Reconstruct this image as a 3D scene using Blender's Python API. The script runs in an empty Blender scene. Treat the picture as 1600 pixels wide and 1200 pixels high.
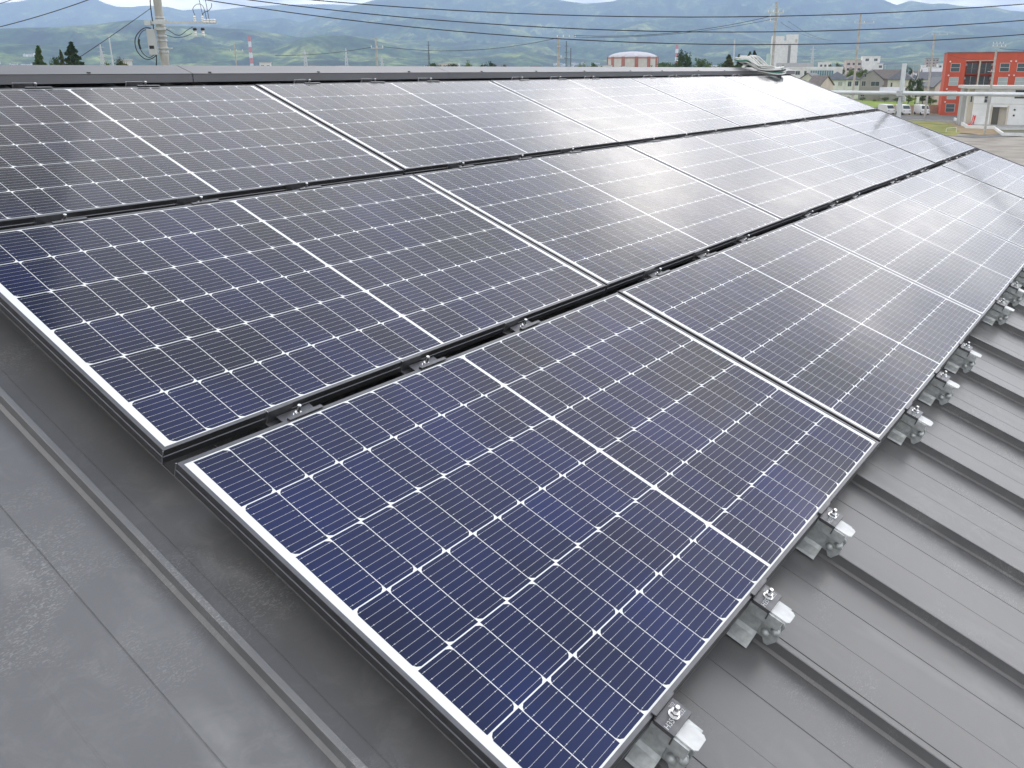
import bpy, bmesh, math, random
import numpy as np
from mathutils import Vector, Matrix
random.seed(7)
R = math.radians
SC = bpy.context.scene
# ------------------------------------------------------------------ camera (solved from the panel grid)
OZ = 8.943                                   # height of the upper left panel corner above the ground
S = R(19.3888); cs, sn = math.cos(S), math.sin(S)
CAM = Vector((-0.85037723, -3.61219768, OZ + 0.05712564))
RW = Matrix(((0.58535216, -0.23825839, 0.77498115),
             (-0.81077468, -0.16883353, 0.56048164),
             (-0.00269664, -0.95641423, -0.29200094)))      # columns: right, down, forward
FPX, CX, CY = 1326.5509, 853.8031, 515.5926
cam = bpy.data.objects.new('camera', bpy.data.cameras.new('camera'))
SC.collection.objects.link(cam); SC.camera = cam
r_, d_, f_ = RW.col[0], RW.col[1], RW.col[2]
m = Matrix((( r_[0], -d_[0], -f_[0], CAM[0]), (r_[1], -d_[1], -f_[1], CAM[1]), (r_[2], -d_[2], -f_[2], CAM[2]), (0, 0, 0, 1)))
cam.matrix_world = m
cam.data.sensor_width = 36; cam.data.lens = FPX / 1600 * 36
cam.data.shift_x = (800 - CX) / 1600; cam.data.shift_y = (CY - 600) / 1600
cam.data.clip_start = .05; cam.data.clip_end = 90000
# ------------------------------------------------------------------ sky, sun, exposure
SUN_AZ, SUN_EL = R(8), R(27)                 # world angle from +X, elevation
sundir = Vector((math.cos(SUN_EL) * math.cos(SUN_AZ), math.cos(SUN_EL) * math.sin(SUN_AZ), math.sin(SUN_EL)))
W = bpy.data.worlds.new('World'); SC.world = W; W.use_nodes = True
nt = W.node_tree; N = nt.nodes; Lk = nt.links
bg = N['Background']; bg.inputs['Strength'].default_value = 0.1
sky = N.new('ShaderNodeTexSky'); sky.sky_type = 'NISHITA'; sky.sun_disc = False
sky.sun_elevation = SUN_EL; sky.sun_rotation = R(90) - SUN_AZ
sky.air_density = 1.0; sky.dust_density = .6
def wmath(op, a, b=None, c=None):
    n = N.new('ShaderNodeMath'); n.operation = op
    for i, v in enumerate((a, b, c)):
        if v is None: continue
        if isinstance(v, (int, float)): n.inputs[i].default_value = v
        else: Lk.new(v, n.inputs[i])
    return n.outputs[0]
tc = N.new('ShaderNodeTexCoord'); nrm = N.new('ShaderNodeVectorMath'); nrm.operation = 'NORMALIZE'
Lk.new(tc.outputs['Generated'], nrm.inputs[0])
sx = N.new('ShaderNodeSeparateXYZ'); Lk.new(nrm.outputs[0], sx.inputs[0])
den = wmath('ADD', wmath('MAXIMUM', sx.outputs[2], 0.0), 0.16)
cmb = N.new('ShaderNodeCombineXYZ')
Lk.new(wmath('DIVIDE', sx.outputs[0], den), cmb.inputs[0]); Lk.new(wmath('DIVIDE', sx.outputs[1], den), cmb.inputs[1])
no = N.new('ShaderNodeTexNoise'); no.inputs['Scale'].default_value = 1.15; no.inputs['Detail'].default_value = 6; no.inputs['Roughness'].default_value = .52; no.inputs['Distortion'].default_value = .3
Lk.new(cmb.outputs[0], no.inputs['Vector'])
no2 = N.new('ShaderNodeTexNoise'); no2.inputs['Scale'].default_value = 1.9; no2.inputs['Detail'].default_value = 4
ofs = N.new('ShaderNodeVectorMath'); ofs.operation = 'ADD'; ofs.inputs[1].default_value = (7.3, 2.1, 4)
Lk.new(cmb.outputs[0], ofs.inputs[0]); Lk.new(ofs.outputs[0], no2.inputs['Vector'])
def wramp(src, stops):
    n = N.new('ShaderNodeValToRGB'); Lk.new(src, n.inputs[0]); e = n.color_ramp.elements
    e[0].position, e[0].color = stops[0][0], (*stops[0][1], 1); e[1].position, e[1].color = stops[-1][0], (*stops[-1][1], 1)
    for p_, c_ in stops[1:-1]:
        k = e.new(p_); k.color = (*c_, 1)
    return n.outputs[0]
mask = wramp(no.outputs[0], [(.36, (.66,) * 3), (.56, (1,) * 3)])
shade = wramp(no2.outputs[0], [(.37, (.30, .31, .36)), (.49, (.78, .77, .78)), (.60, (1.75, 1.66, 1.56))])
dt = N.new('ShaderNodeVectorMath'); dt.operation = 'DOT_PRODUCT'; Lk.new(nrm.outputs[0], dt.inputs[0]); dt.inputs[1].default_value = sundir
g0 = wmath('MAXIMUM', dt.outputs['Value'], 0.0)
glow = wmath('ADD', wmath('MULTIPLY', wmath('POWER', g0, 14.0), .45), wmath('MULTIPLY', wmath('POWER', g0, 3.0), .02))
gap = Vector((math.cos(R(62)) * math.cos(R(24)), math.cos(R(62)) * math.sin(R(24)), math.sin(R(62))))   # blue break in the clouds, added out of view to darken near panel reflections
d2_ = N.new('ShaderNodeVectorMath'); d2_.operation = 'DOT_PRODUCT'; Lk.new(nrm.outputs[0], d2_.inputs[0]); d2_.inputs[1].default_value = Vector((math.cos(R(42)) * math.cos(R(64)), math.cos(R(42)) * math.sin(R(64)), math.sin(R(42))))
dk = N.new('ShaderNodeMapRange'); dk.interpolation_type = 'SMOOTHSTEP'; Lk.new(d2_.outputs['Value'], dk.inputs[0]); dk.inputs[1].default_value = .80; dk.inputs[2].default_value = .99; dk.inputs[3].default_value = 0; dk.inputs[4].default_value = -.42   # darker cloud added out of view, dims reflections in the upper left panels
db = N.new('ShaderNodeVectorMath'); db.operation = 'DOT_PRODUCT'; Lk.new(nrm.outputs[0], db.inputs[0]); db.inputs[1].default_value = Vector((-.62, -.52, .59)).normalized()
backf = N.new('ShaderNodeMapRange'); backf.interpolation_type = 'SMOOTHSTEP'; Lk.new(db.outputs['Value'], backf.inputs[0])
backf.inputs[1].default_value = -.15; backf.inputs[2].default_value = .95; backf.inputs[3].default_value = 0; backf.inputs[4].default_value = -.28  # unseen sky behind the camera, dimmed to keep the seam risers dark
dg = N.new('ShaderNodeVectorMath'); dg.operation = 'DOT_PRODUCT'; Lk.new(nrm.outputs[0], dg.inputs[0]); dg.inputs[1].default_value = gap
gapf = N.new('ShaderNodeMapRange'); gapf.interpolation_type = 'SMOOTHSTEP'; Lk.new(dg.outputs['Value'], gapf.inputs[0])
gapf.inputs[1].default_value = .76; gapf.inputs[2].default_value = .97; gapf.inputs[3].default_value = 0; gapf.inputs[4].default_value = 1
amp = wmath('MULTIPLY', wmath('MULTIPLY', wmath('ADD', wmath('ADD', .84, dk.outputs[0]), wmath('ADD', glow, backf.outputs[0])), wmath('SUBTRACT', 1.0, wmath('MULTIPLY', gapf.outputs[0], .72))), 10.0)
cc = N.new('ShaderNodeVectorMath'); cc.operation = 'SCALE'; Lk.new(shade, cc.inputs[0]); Lk.new(amp, cc.inputs['Scale'])
mx = N.new('ShaderNodeMix'); mx.data_type = 'RGBA'
Lk.new(wmath('MULTIPLY', mask, wmath('SUBTRACT', 1.0, wmath('MULTIPLY', gapf.outputs[0], .5))), mx.inputs[0]); Lk.new(sky.outputs[0], mx.inputs[6]); Lk.new(cc.outputs[0], mx.inputs[7]); Lk.new(mx.outputs[2], bg.inputs[0])
W.cycles.sampling_method = 'MANUAL'; W.cycles.sample_map_resolution = 1024
sun = bpy.data.objects.new('sun', bpy.data.lights.new('sun', 'SUN')); SC.collection.objects.link(sun)
sun.data.energy = .5; sun.data.angle = R(84); sun.data.color = (1, .98, .96)
sun.rotation_euler = (-sundir).to_track_quat('-Z', 'Y').to_euler()
SC.view_settings.view_transform = 'Standard'; SC.view_settings.look = 'None'
SC.view_settings.exposure = 1.42; SC.view_settings.gamma = 1
SC.cycles.max_bounces = 8; SC.cycles.volume_bounces = 4; SC.cycles.sample_clamp_indirect = 4
SC.cycles.use_denoising = True
# ------------------------------------------------------------------ pixel rays -> real places
def ray(px, py):
    d = RW @ Vector(((px - CX) / FPX, (py - CY) / FPX, 1)); return d
FH = Vector((f_[0], f_[1], 0)).normalized(); RH = Vector((FH[1], -FH[0], 0))
YAW = math.atan2(RH[1], RH[0])
def at(px, py, d):                            # the point seen at a pixel, d metres ahead
    v = ray(px, py); return CAM + v * (d / (v.x * FH.x + v.y * FH.y))
def gr(px, py, z=0.0):
    v = ray(px, py); return CAM + v * ((z - CAM.z) / v.z)
def dist(p): return (p - CAM).dot(FH)
def mpx(d): return d / (FPX * .9564)          # metres per pixel across, near the horizon
# ------------------------------------------------------------------ materials
MATS = {}
def mat(name, col, rough=.6, metal=0.0, spec=.5, var=0.0, vscale=3.0, bump=0.0, bscale=20.0, col2=None, coord='Object', stretch=None, detail=4, emit=0):
    if name in MATS: return MATS[name]
    M = bpy.data.materials.new(name); M.use_nodes = True; t = M.node_tree; n = t.nodes; l = t.links
    p = n['Principled BSDF']; p.inputs['Base Color'].default_value = (*col, 1); p.inputs['Roughness'].default_value = rough
    p.inputs['Metallic'].default_value = metal; p.inputs['Specular IOR Level'].default_value = spec
    if var or bump or col2:
        c = n.new('ShaderNodeTexCoord'); src = c.outputs[coord]
        if stretch:
            mp = n.new('ShaderNodeMapping'); mp.inputs['Scale'].default_value = stretch; l.new(src, mp.inputs[0]); src = mp.outputs[0]
    if var or col2:
        q = n.new('ShaderNodeTexNoise'); q.inputs['Scale'].default_value = vscale; q.inputs['Detail'].default_value = detail; l.new(src, q.inputs['Vector'])
        rp = n.new('ShaderNodeValToRGB'); l.new(q.outputs[0], rp.inputs[0]); e = rp.color_ramp.elements
        a = col; b = col2 or tuple(min(1, x * (1 + var)) for x in col)
        if not col2: a = tuple(x * (1 - var) for x in col)
        e[0].position = .36; e[1].position = .64; e[0].color = (*a, 1); e[1].color = (*b, 1)
        l.new(rp.outputs[0], p.inputs['Base Color'])
    if bump:
        q2 = n.new('ShaderNodeTexNoise'); q2.inputs['Scale'].default_value = bscale; q2.inputs['Detail'].default_value = 5; l.new(src, q2.inputs['Vector'])
        b_ = n.new('ShaderNodeBump'); b_.inputs['Strength'].default_value = bump; b_.inputs['Distance'].default_value = .02
        l.new(q2.outputs[0], b_.inputs['Height']); l.new(b_.outputs[0], p.inputs['Normal'])
    MATS[name] = M; return M
galv = mat('galvanised steel', (.58, .60, .585), .48, .55, var=.14, vscale=60, bump=.05, bscale=300)
bolt_m = mat('bright steel', (.75, .75, .74), .22, 1)
frame_m = mat('anodised frame', (.15, .15, .155), .42, .9, var=.05, vscale=40)
bare_m = mat('bare aluminium', (.8, .8, .8), .3, 1)
clampb = mat('black clamp', (.15, .15, .155), .42, .7, var=.1, vscale=60)
tab_m = mat('white tab', (.72, .73, .71), .5, var=.08, vscale=40)
ink_m = mat('stamp', (.62, .62, .62), .5)
# laminated glass surfaces of a solar panel
def glassy(name, col, var=0.0, rough=.10):
    M = bpy.data.materials.new(name); M.use_nodes = True; t = M.node_tree; n = t.nodes; l = t.links
    p = n['Principled BSDF']; p.inputs['Base Color'].default_value = (*col, 1); p.inputs['Roughness'].default_value = rough
    p.inputs['IOR'].default_value = 1.36; p.inputs['Specular IOR Level'].default_value = .5
    c = n.new('ShaderNodeTexCoord')
    if var: p.inputs['Specular Tint'].default_value = (1, .90, .92, 1)
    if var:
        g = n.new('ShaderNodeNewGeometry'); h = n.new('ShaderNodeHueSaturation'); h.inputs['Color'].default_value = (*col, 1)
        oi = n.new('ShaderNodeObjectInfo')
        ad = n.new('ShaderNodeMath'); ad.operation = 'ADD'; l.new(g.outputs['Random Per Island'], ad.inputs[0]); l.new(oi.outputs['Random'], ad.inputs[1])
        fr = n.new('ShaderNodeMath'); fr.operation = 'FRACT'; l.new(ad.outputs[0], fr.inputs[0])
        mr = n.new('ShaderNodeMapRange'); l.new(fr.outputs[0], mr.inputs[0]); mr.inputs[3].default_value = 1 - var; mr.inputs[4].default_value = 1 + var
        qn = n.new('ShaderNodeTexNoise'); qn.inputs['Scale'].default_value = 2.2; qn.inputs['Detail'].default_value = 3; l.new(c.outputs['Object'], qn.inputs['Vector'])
        mrn = n.new('ShaderNodeMapRange'); l.new(qn.outputs[0], mrn.inputs[0]); mrn.inputs[1].default_value = .35; mrn.inputs[2].default_value = .68; mrn.inputs[3].default_value = .65; mrn.inputs[4].default_value = 1.5  # uneven cell tone that also puts blotchy sky reflections into the base colour
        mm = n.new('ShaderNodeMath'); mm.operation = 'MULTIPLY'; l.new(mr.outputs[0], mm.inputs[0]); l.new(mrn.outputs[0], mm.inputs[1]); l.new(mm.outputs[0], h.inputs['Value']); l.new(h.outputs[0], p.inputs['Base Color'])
    q = n.new('ShaderNodeTexNoise'); q.inputs['Scale'].default_value = 5; q.inputs['Detail'].default_value = 5; l.new(c.outputs['Object'], q.inputs['Vector'])
    mr2 = n.new('ShaderNodeMapRange'); l.new(q.outputs[0], mr2.inputs[0]); mr2.inputs[1].default_value = .3; mr2.inputs[2].default_value = .7
    mr2.inputs[3].default_value = rough - .02; mr2.inputs[4].default_value = rough + .05; l.new(mr2.outputs[0], p.inputs['Roughness'])
    q2 = n.new('ShaderNodeTexNoise'); q2.inputs['Scale'].default_value = 9; q2.inputs['Detail'].default_value = 2; l.new(c.outputs['Object'], q2.inputs['Vector'])
    b_ = n.new('ShaderNodeBump'); b_.inputs['Strength'].default_value = .03; b_.inputs['Distance'].default_value = .01
    l.new(q2.outputs[0], b_.inputs['Height']); l.new(b_.outputs[0], p.inputs['Normal'])
    return M
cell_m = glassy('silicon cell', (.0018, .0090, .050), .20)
p_ = cell_m.node_tree.nodes['Principled BSDF']     # textured silicon below clear glass: blue seen square on, neutral at a slant
for l_ in list(cell_m.node_tree.links):
    if l_.to_node == p_ and l_.to_socket.name == 'Roughness': cell_m.node_tree.links.new(l_.from_socket, p_.inputs['Coat Roughness'])
for l_ in list(cell_m.node_tree.links):
    if l_.to_node == p_ and l_.to_socket.name == 'Roughness': cell_m.node_tree.links.remove(l_)
    elif l_.to_node == p_ and l_.to_socket.name == 'Normal': cell_m.node_tree.links.new(l_.from_socket, p_.inputs['Coat Normal'])
p_.inputs['Metallic'].default_value = 1; p_.inputs['Roughness'].default_value = .42; p_.inputs['Specular Tint'].default_value = (.20, .19, .19, 1)
p_.inputs['Coat Weight'].default_value = 1; p_.inputs['Coat IOR'].default_value = 1.36
back_m = glassy('white backsheet', (.86, .87, .86))
bus_m = glassy('busbar', (.66, .67, .66))
# metal roof: painted sheet with rubbed footprints, dust and long faint runs
def roof_mat():
    M = bpy.data.materials.new('painted metal roof'); M.use_nodes = True; t = M.node_tree; n = t.nodes; l = t.links
    p = n['Principled BSDF']; c = n.new('ShaderNodeTexCoord')
    def noise(scale, det, st=(1, 1, 1), rot=0, dist=0, rough=.5):
        mp = n.new('ShaderNodeMapping'); mp.inputs['Scale'].default_value = st; mp.inputs['Rotation'].default_value = (0, 0, rot); l.new(c.outputs['Object'], mp.inputs[0])
        q = n.new('ShaderNodeTexNoise'); q.inputs['Scale'].default_value = scale; q.inputs['Detail'].default_value = det
        q.inputs['Distortion'].default_value = dist; q.inputs['Roughness'].default_value = rough; l.new(mp.outputs[0], q.inputs['Vector']); return q.outputs[0]
    def rmp(src, a, b, x, y):
        r = n.new('ShaderNodeMapRange'); r.inputs[1].default_value = a; r.inputs[2].default_value = b; r.inputs[3].default_value = x; r.inputs[4].default_value = y; l.new(src, r.inputs[0]); return r.outputs[0]
    def mul(a, b, op='MULTIPLY'):
        r = n.new('ShaderNodeMath'); r.operation = op
        for i, v in enumerate((a, b)):
            if isinstance(v, (int, float)): r.inputs[i].default_value = v
            else: l.new(v, r.inputs[i])
        return r.outputs[0]
    big = rmp(noise(1.3, 3), .38, .62, 0, 1)
    where = rmp(noise(3.2, 2, dist=.6), .54, .70, 0, 1)             # where people stepped
    tread = rmp(noise(62, 4, (1, 2.6, 1), .5, 2.6), .54, .60, 0, 1)   # small rubbed strokes
    foot = mul(where, tread)
    dust = mul(rmp(noise(14, 8, (1, 1, 1), 0, .8, .7), .48, .72, 0, 1), rmp(noise(2.1, 2), .42, .66, .1, 1))
    run = mul(rmp(noise(9, 2, (1, .06, 1)), .56, .75, 0, 1), .35)
    tot = mul(mul(mul(foot, .60), mul(dust, .28), 'ADD'), run, 'ADD')
    mx = n.new('ShaderNodeMix'); mx.data_type = 'RGBA'; l.new(tot, mx.inputs[0])
    m0 = n.new('ShaderNodeMix'); m0.data_type = 'RGBA'; l.new(big, m0.inputs[0]); m0.inputs[6].default_value = (.155, .154, .152, 1); m0.inputs[7].default_value = (.180, .179, .177, 1)
    l.new(m0.outputs[2], mx.inputs[6]); mx.inputs[7].default_value = (.37, .37, .355, 1); l.new(mx.outputs[2], p.inputs['Base Color'])
    ro = mul(.36, mul(tot, .3), 'ADD'); l.new(ro, p.inputs['Roughness'])
    p.inputs['Metallic'].default_value = .1; p.inputs['Specular IOR Level'].default_value = .65
    b_ = n.new('ShaderNodeBump'); b_.inputs['Strength'].default_value = .07; b_.inputs['Distance'].default_value = .01
    l.new(noise(2.2, 2, (1.6, .4, 1)), b_.inputs['Height']); l.new(b_.outputs[0], p.inputs['Normal'])
    return M
roof_m = roof_mat()
# ------------------------------------------------------------------ object helpers
COL = SC.collection
def tag(o, label=None, cat=None, group=None, kind=None):
    if label: o['label'] = label
    if cat: o['category'] = cat
    if group: o['group'] = group
    if kind: o['kind'] = kind
    return o
def empty(name, loc, rot=(0, 0, 0)):
    o = bpy.data.objects.new(name, None); COL.objects.link(o); o.location = loc; o.rotation_euler = rot; o.empty_display_size = .2; return o
class MB:
    def __init__(s): s.v = []; s.f = []; s.mi = []
    def face(s, pts, mi=0):
        i = len(s.v); s.v += [tuple(q) for q in pts]; s.f.append(tuple(range(i, i + len(pts)))); s.mi.append(mi)
    def poly(s, vs, fs, mi=0):
        i = len(s.v); s.v += [tuple(q) for q in vs]
        for f in fs: s.f.append(tuple(i + k for k in f)); s.mi.append(mi)
        return s
    def box(s, x0, x1, y0, y1, z0, z1, mi=0):
        v = [(x, y, z) for x in (x0, x1) for y in (y0, y1) for z in (z0, z1)]
        return s.poly(v, [(0, 1, 3, 2), (4, 6, 7, 5), (0, 4, 5, 1), (2, 3, 7, 6), (0, 2, 6, 4), (1, 5, 7, 3)], mi)
    def prism(s, prof, y0, y1, axis='y', mi=0):     # profile (a,b) extruded along an axis
        k = len(prof)
        def P(a, b, t): return {'y': (a, t, b), 'x': (t, a, b), 'z': (a, b, t)}[axis]
        v = [P(a, b, y0) for a, b in prof] + [P(a, b, y1) for a, b in prof]
        fs = [tuple(range(k))[::-1], tuple(range(k, 2 * k))] + [(i, (i + 1) % k, k + (i + 1) % k, k + i) for i in range(k)]
        return s.poly(v, fs, mi)
    def tube(s, pts, r, n=8, mi=0, cap=True, r2=None):
        pts = [Vector(q) for q in pts]; rings = []; up = Vector((0, 0, 1)); prev = None
        for i, q in enumerate(pts):
            t = (pts[min(i + 1, len(pts) - 1)] - pts[max(i - 1, 0)]).normalized()
            if prev is None:
                a = t.cross(up if abs(t.z) < .95 else Vector((1, 0, 0))).normalized()
            else: a = (prev - t * prev.dot(t)).normalized()
            prev = a; b = t.cross(a); rr = r if r2 is None else r + (r2 - r) * i / (len(pts) - 1)
            rings.append([q + (a * math.cos(2 * math.pi * k / n) + b * math.sin(2 * math.pi * k / n)) * rr for k in range(n)])
        v = [q for g in rings for q in g]; fs = []
        for i in range(len(pts) - 1):
            for k in range(n): fs.append((i * n + k, i * n + (k + 1) % n, (i + 1) * n + (k + 1) % n, (i + 1) * n + k))
        if cap: fs += [tuple(range(n))[::-1], tuple((len(pts) - 1) * n + k for k in range(n))]
        return s.poly(v, fs, mi)
    def lathe(s, prof, n=16, c=(0, 0, 0), mi=0):
        v = []; fs = []
        for r, z in prof:
            for k in range(n): v.append((c[0] + r * math.cos(2 * math.pi * k / n), c[1] + r * math.sin(2 * math.pi * k / n), c[2] + z))
        for i in range(len(prof) - 1):
            for k in range(n): fs.append((i * n + k, i * n + (k + 1) % n, (i + 1) * n + (k + 1) % n, (i + 1) * n + k))
        fs += [tuple(range(n))[::-1], tuple((len(prof) - 1) * n + k for k in range(n))]
        return s.poly(v, fs, mi)
    def build(s, name, mats, parent=None, loc=None, rot=None, smooth=False, bevel=0):
        me = bpy.data.meshes.new(name); me.from_pydata(s.v, [], s.f)
        if not isinstance(mats, (list, tuple)): mats = [mats]
        for q in mats: me.materials.append(q)
        if any(s.mi): me.polygons.foreach_set('material_index', s.mi)
        bm = bmesh.new(); bm.from_mesh(me)
        if len(s.f) < 6000: bmesh.ops.recalc_face_normals(bm, faces=bm.faces)
        if bevel: bmesh.ops.bevel(bm, geom=[e for e in bm.edges if len(e.link_faces) == 2 and e.calc_face_angle(0) > .6], offset=bevel, segments=2, affect='EDGES', profile=.5)
        bm.to_mesh(me); bm.free()
        if smooth: me.polygons.foreach_set('use_smooth', [True] * len(me.polygons))
        o = bpy.data.objects.new(name, me); COL.objects.link(o)
        if parent: o.parent = parent
        if loc is not None: o.location = loc
        if rot is not None: o.rotation_euler = rot
        return o
def copy_tree(o, parent=None, kids=None):
    c = o.copy(); COL.objects.link(c)
    if parent is not None: c.parent = parent
    for ch in (kids or {}).get(o, []): copy_tree(ch, c, kids)
    return c
def kidmap():
    k = {}
    for o in SC.objects:
        if o.parent: k.setdefault(o.parent, []).append(o)
    return k
ROOFROT = (S, 0, 0)
def rp(u, v, w=0.0):                          # a point of the roof plane: along the row, down the slope, below the glass
    return Vector((u, -v * cs + w * sn, OZ - v * sn - w * cs))
def ordn(i): return ['first', 'second', 'third', 'fourth', 'fifth', 'sixth', 'seventh', 'eighth', 'ninth', 'tenth', 'eleventh', 'twelfth', 'thirteenth', 'fourteenth', 'fifteenth'][i]
# ------------------------------------------------------------------ our building with its standing seam roof
PITCH = .445; U0 = .334; WP = .125; WT = .090
bld = empty('building', (2, -3, 0)); tag(bld, 'building under the viewpoint, its dark grey standing seam metal roof carrying the solar panels', 'building')
uL, uR, vT, vB = -8.2, 9.62, -.385, 6.6
prof = []
k0, k1 = -19, 21
us = [uL]
mb = MB(); pr = [(uL, 0)]
for k in range(k0, k1):
    u = U0 + PITCH * k
    if u < uL or u > uR - .1: continue
    for off, h in ((.055, -.0020), (.17, .0008), (.30, -.0018)):
        for a, b in ((-.0022, 0), (-.0010, h), (.0010, h), (.0022, 0)): pr.append((u + off + a, b))
pr = sorted([q for q in pr if q[0] < uR]) + [(uR, 0)]
lb = bld.location
def rl(u, v, w): return rp(u, v, w) - lb
NV = 12
for i in range(len(pr) - 1):
    (a, ha), (b, hb) = pr[i], pr[i + 1]
    for j in range(NV):
        v0, v1 = vT + (vB - vT) * j / NV, vT + (vB - vT) * (j + 1) / NV
        mb.face([rl(a, v0, WP - ha), rl(a, v1, WP - ha), rl(b, v1, WP - hb), rl(b, v0, WP - hb)])
# the other side of the roof
def mir(u, v, w):
    p = rp(u, v, w); y0 = rp(0, vT, WP).y + .055; return Vector((p.x, 2 * y0 - p.y, p.z)) - lb
mb.face([mir(uL, vT, WP), mir(uR, vT, WP), mir(uR, vB, WP), mir(uL, vB, WP)])
mb.build('roof_sheet', roof_m, bld)
for k in range(k0, k1):
    u = U0 + PITCH * k
    if u < uL or u > uR - .1: continue
    q = MB()
    sec = [(-.013, WP - .001), (-.0045, WP - .006), (-.0045, WT + .004), (-.0075, WT + .0035), (-.0075, WT + .001), (-.0055, WT), (.0055, WT), (.0070, WT + .0015), (.0070, WT + .006), (.0045, WT + .007), (.0045, WP - .006), (.012, WP - .001)]
    n_ = len(sec); vs = [rl(u + a, v, b) for v in (vT, vB) for a, b in sec]
    q.poly(vs, [tuple(range(n_)), tuple(range(n_, 2 * n_))[::-1]] + [(i, i + 1, n_ + i + 1, n_ + i) for i in range(n_ - 1)])
    q.build('standing_seam', roof_m, bld)
# ridge cap: lip, sloping top, mirrored
yl = .25; zb, zm, zt = OZ + .010, OZ + .049, OZ + .0865; ya = .372
q = MB(); xr = 9.66
capm = mat('ridge cap sheet', (.17, .17, .175), .42, .2, var=.06, vscale=2)
for x0, x1 in ((uL, -2.2), (-2.196, 1.6), (1.604, 3.42), (3.424, 6.1), (6.104, xr)):
    secs = [(yl + .004, zb), (yl, zb), (yl, zm - .003), (yl - .003, zm), (ya, zt), (2 * ya - yl + .003, zm), (2 * ya - yl, zb)]
    for i in range(1, len(secs) - 1):
        (a, b), (c, d) = secs[i], secs[i + 1]
        q.face([Vector((x0, a, b)) - lb, Vector((x1, a, b)) - lb, Vector((x1, c, d)) - lb, Vector((x0, c, d)) - lb])
q.face([Vector((xr, a, b)) - lb for a, b in secs[1:]])
q.build('ridge_cap', capm, bld)
q = MB()
for i in range(26):
    x = -7.5 + i * .66 + random.uniform(-.05, .05)
    q.box(x - .006 - lb.x, x + .006 - lb.x, yl + .006 - lb.y, yl + .018 - lb.y, zm + .001 - lb.z, zm + .008 - lb.z)
q.build('screw_heads', mat('dark screw', (.05, .05, .05), .4, .5), bld)['kind'] = 'stuff'
wallm = mat('wall panel', (.45, .44, .42), .7, var=.08, vscale=1)
q = MB(); y0, y1 = rp(0, 6.4, WP).y, mir(0, 6.4, WP).y + lb.y; ze = rp(0, 6.4, WP).z - .12
q.prism([(y0 - lb.y, 0), (y1 - lb.y, 0), (y1 - lb.y, ze), ((y0 + y1) / 2 - lb.y, OZ - .12), (y0 - lb.y, ze)], uL + .3 - lb.x, uR - .15 - lb.x, axis='x')
q.build('wall', wallm, bld)
q = MB()   # verge trim and eave gutter
for sgn in (0, 1):
    F = rl if not sgn else mir
    for uu in (uL - .02, uR):
        a, b = F(uu, vT, WP - .03), F(uu, vB, WP - .03); n3 = Vector((0, 0, -.16)); w3 = Vector((.02, 0, 0))
        q = MB(); q.poly([a, b, b + n3, a + n3, a + w3, b + w3, b + n3 + w3, a + n3 + w3], [(0, 1, 2, 3), (4, 7, 6, 5), (0, 4, 5, 1), (2, 6, 7, 3), (1, 5, 6, 2), (0, 3, 7, 4)])
        q.build('verge_trim', capm, bld)
e0 = rl(uL, vB, WP); q = MB(); q.tube([e0 + Vector((0, -.04, -.06)), rl(uR, vB, WP) + Vector((0, -.04, -.06))], .06, 10); q.build('gutter', capm, bld)
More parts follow.
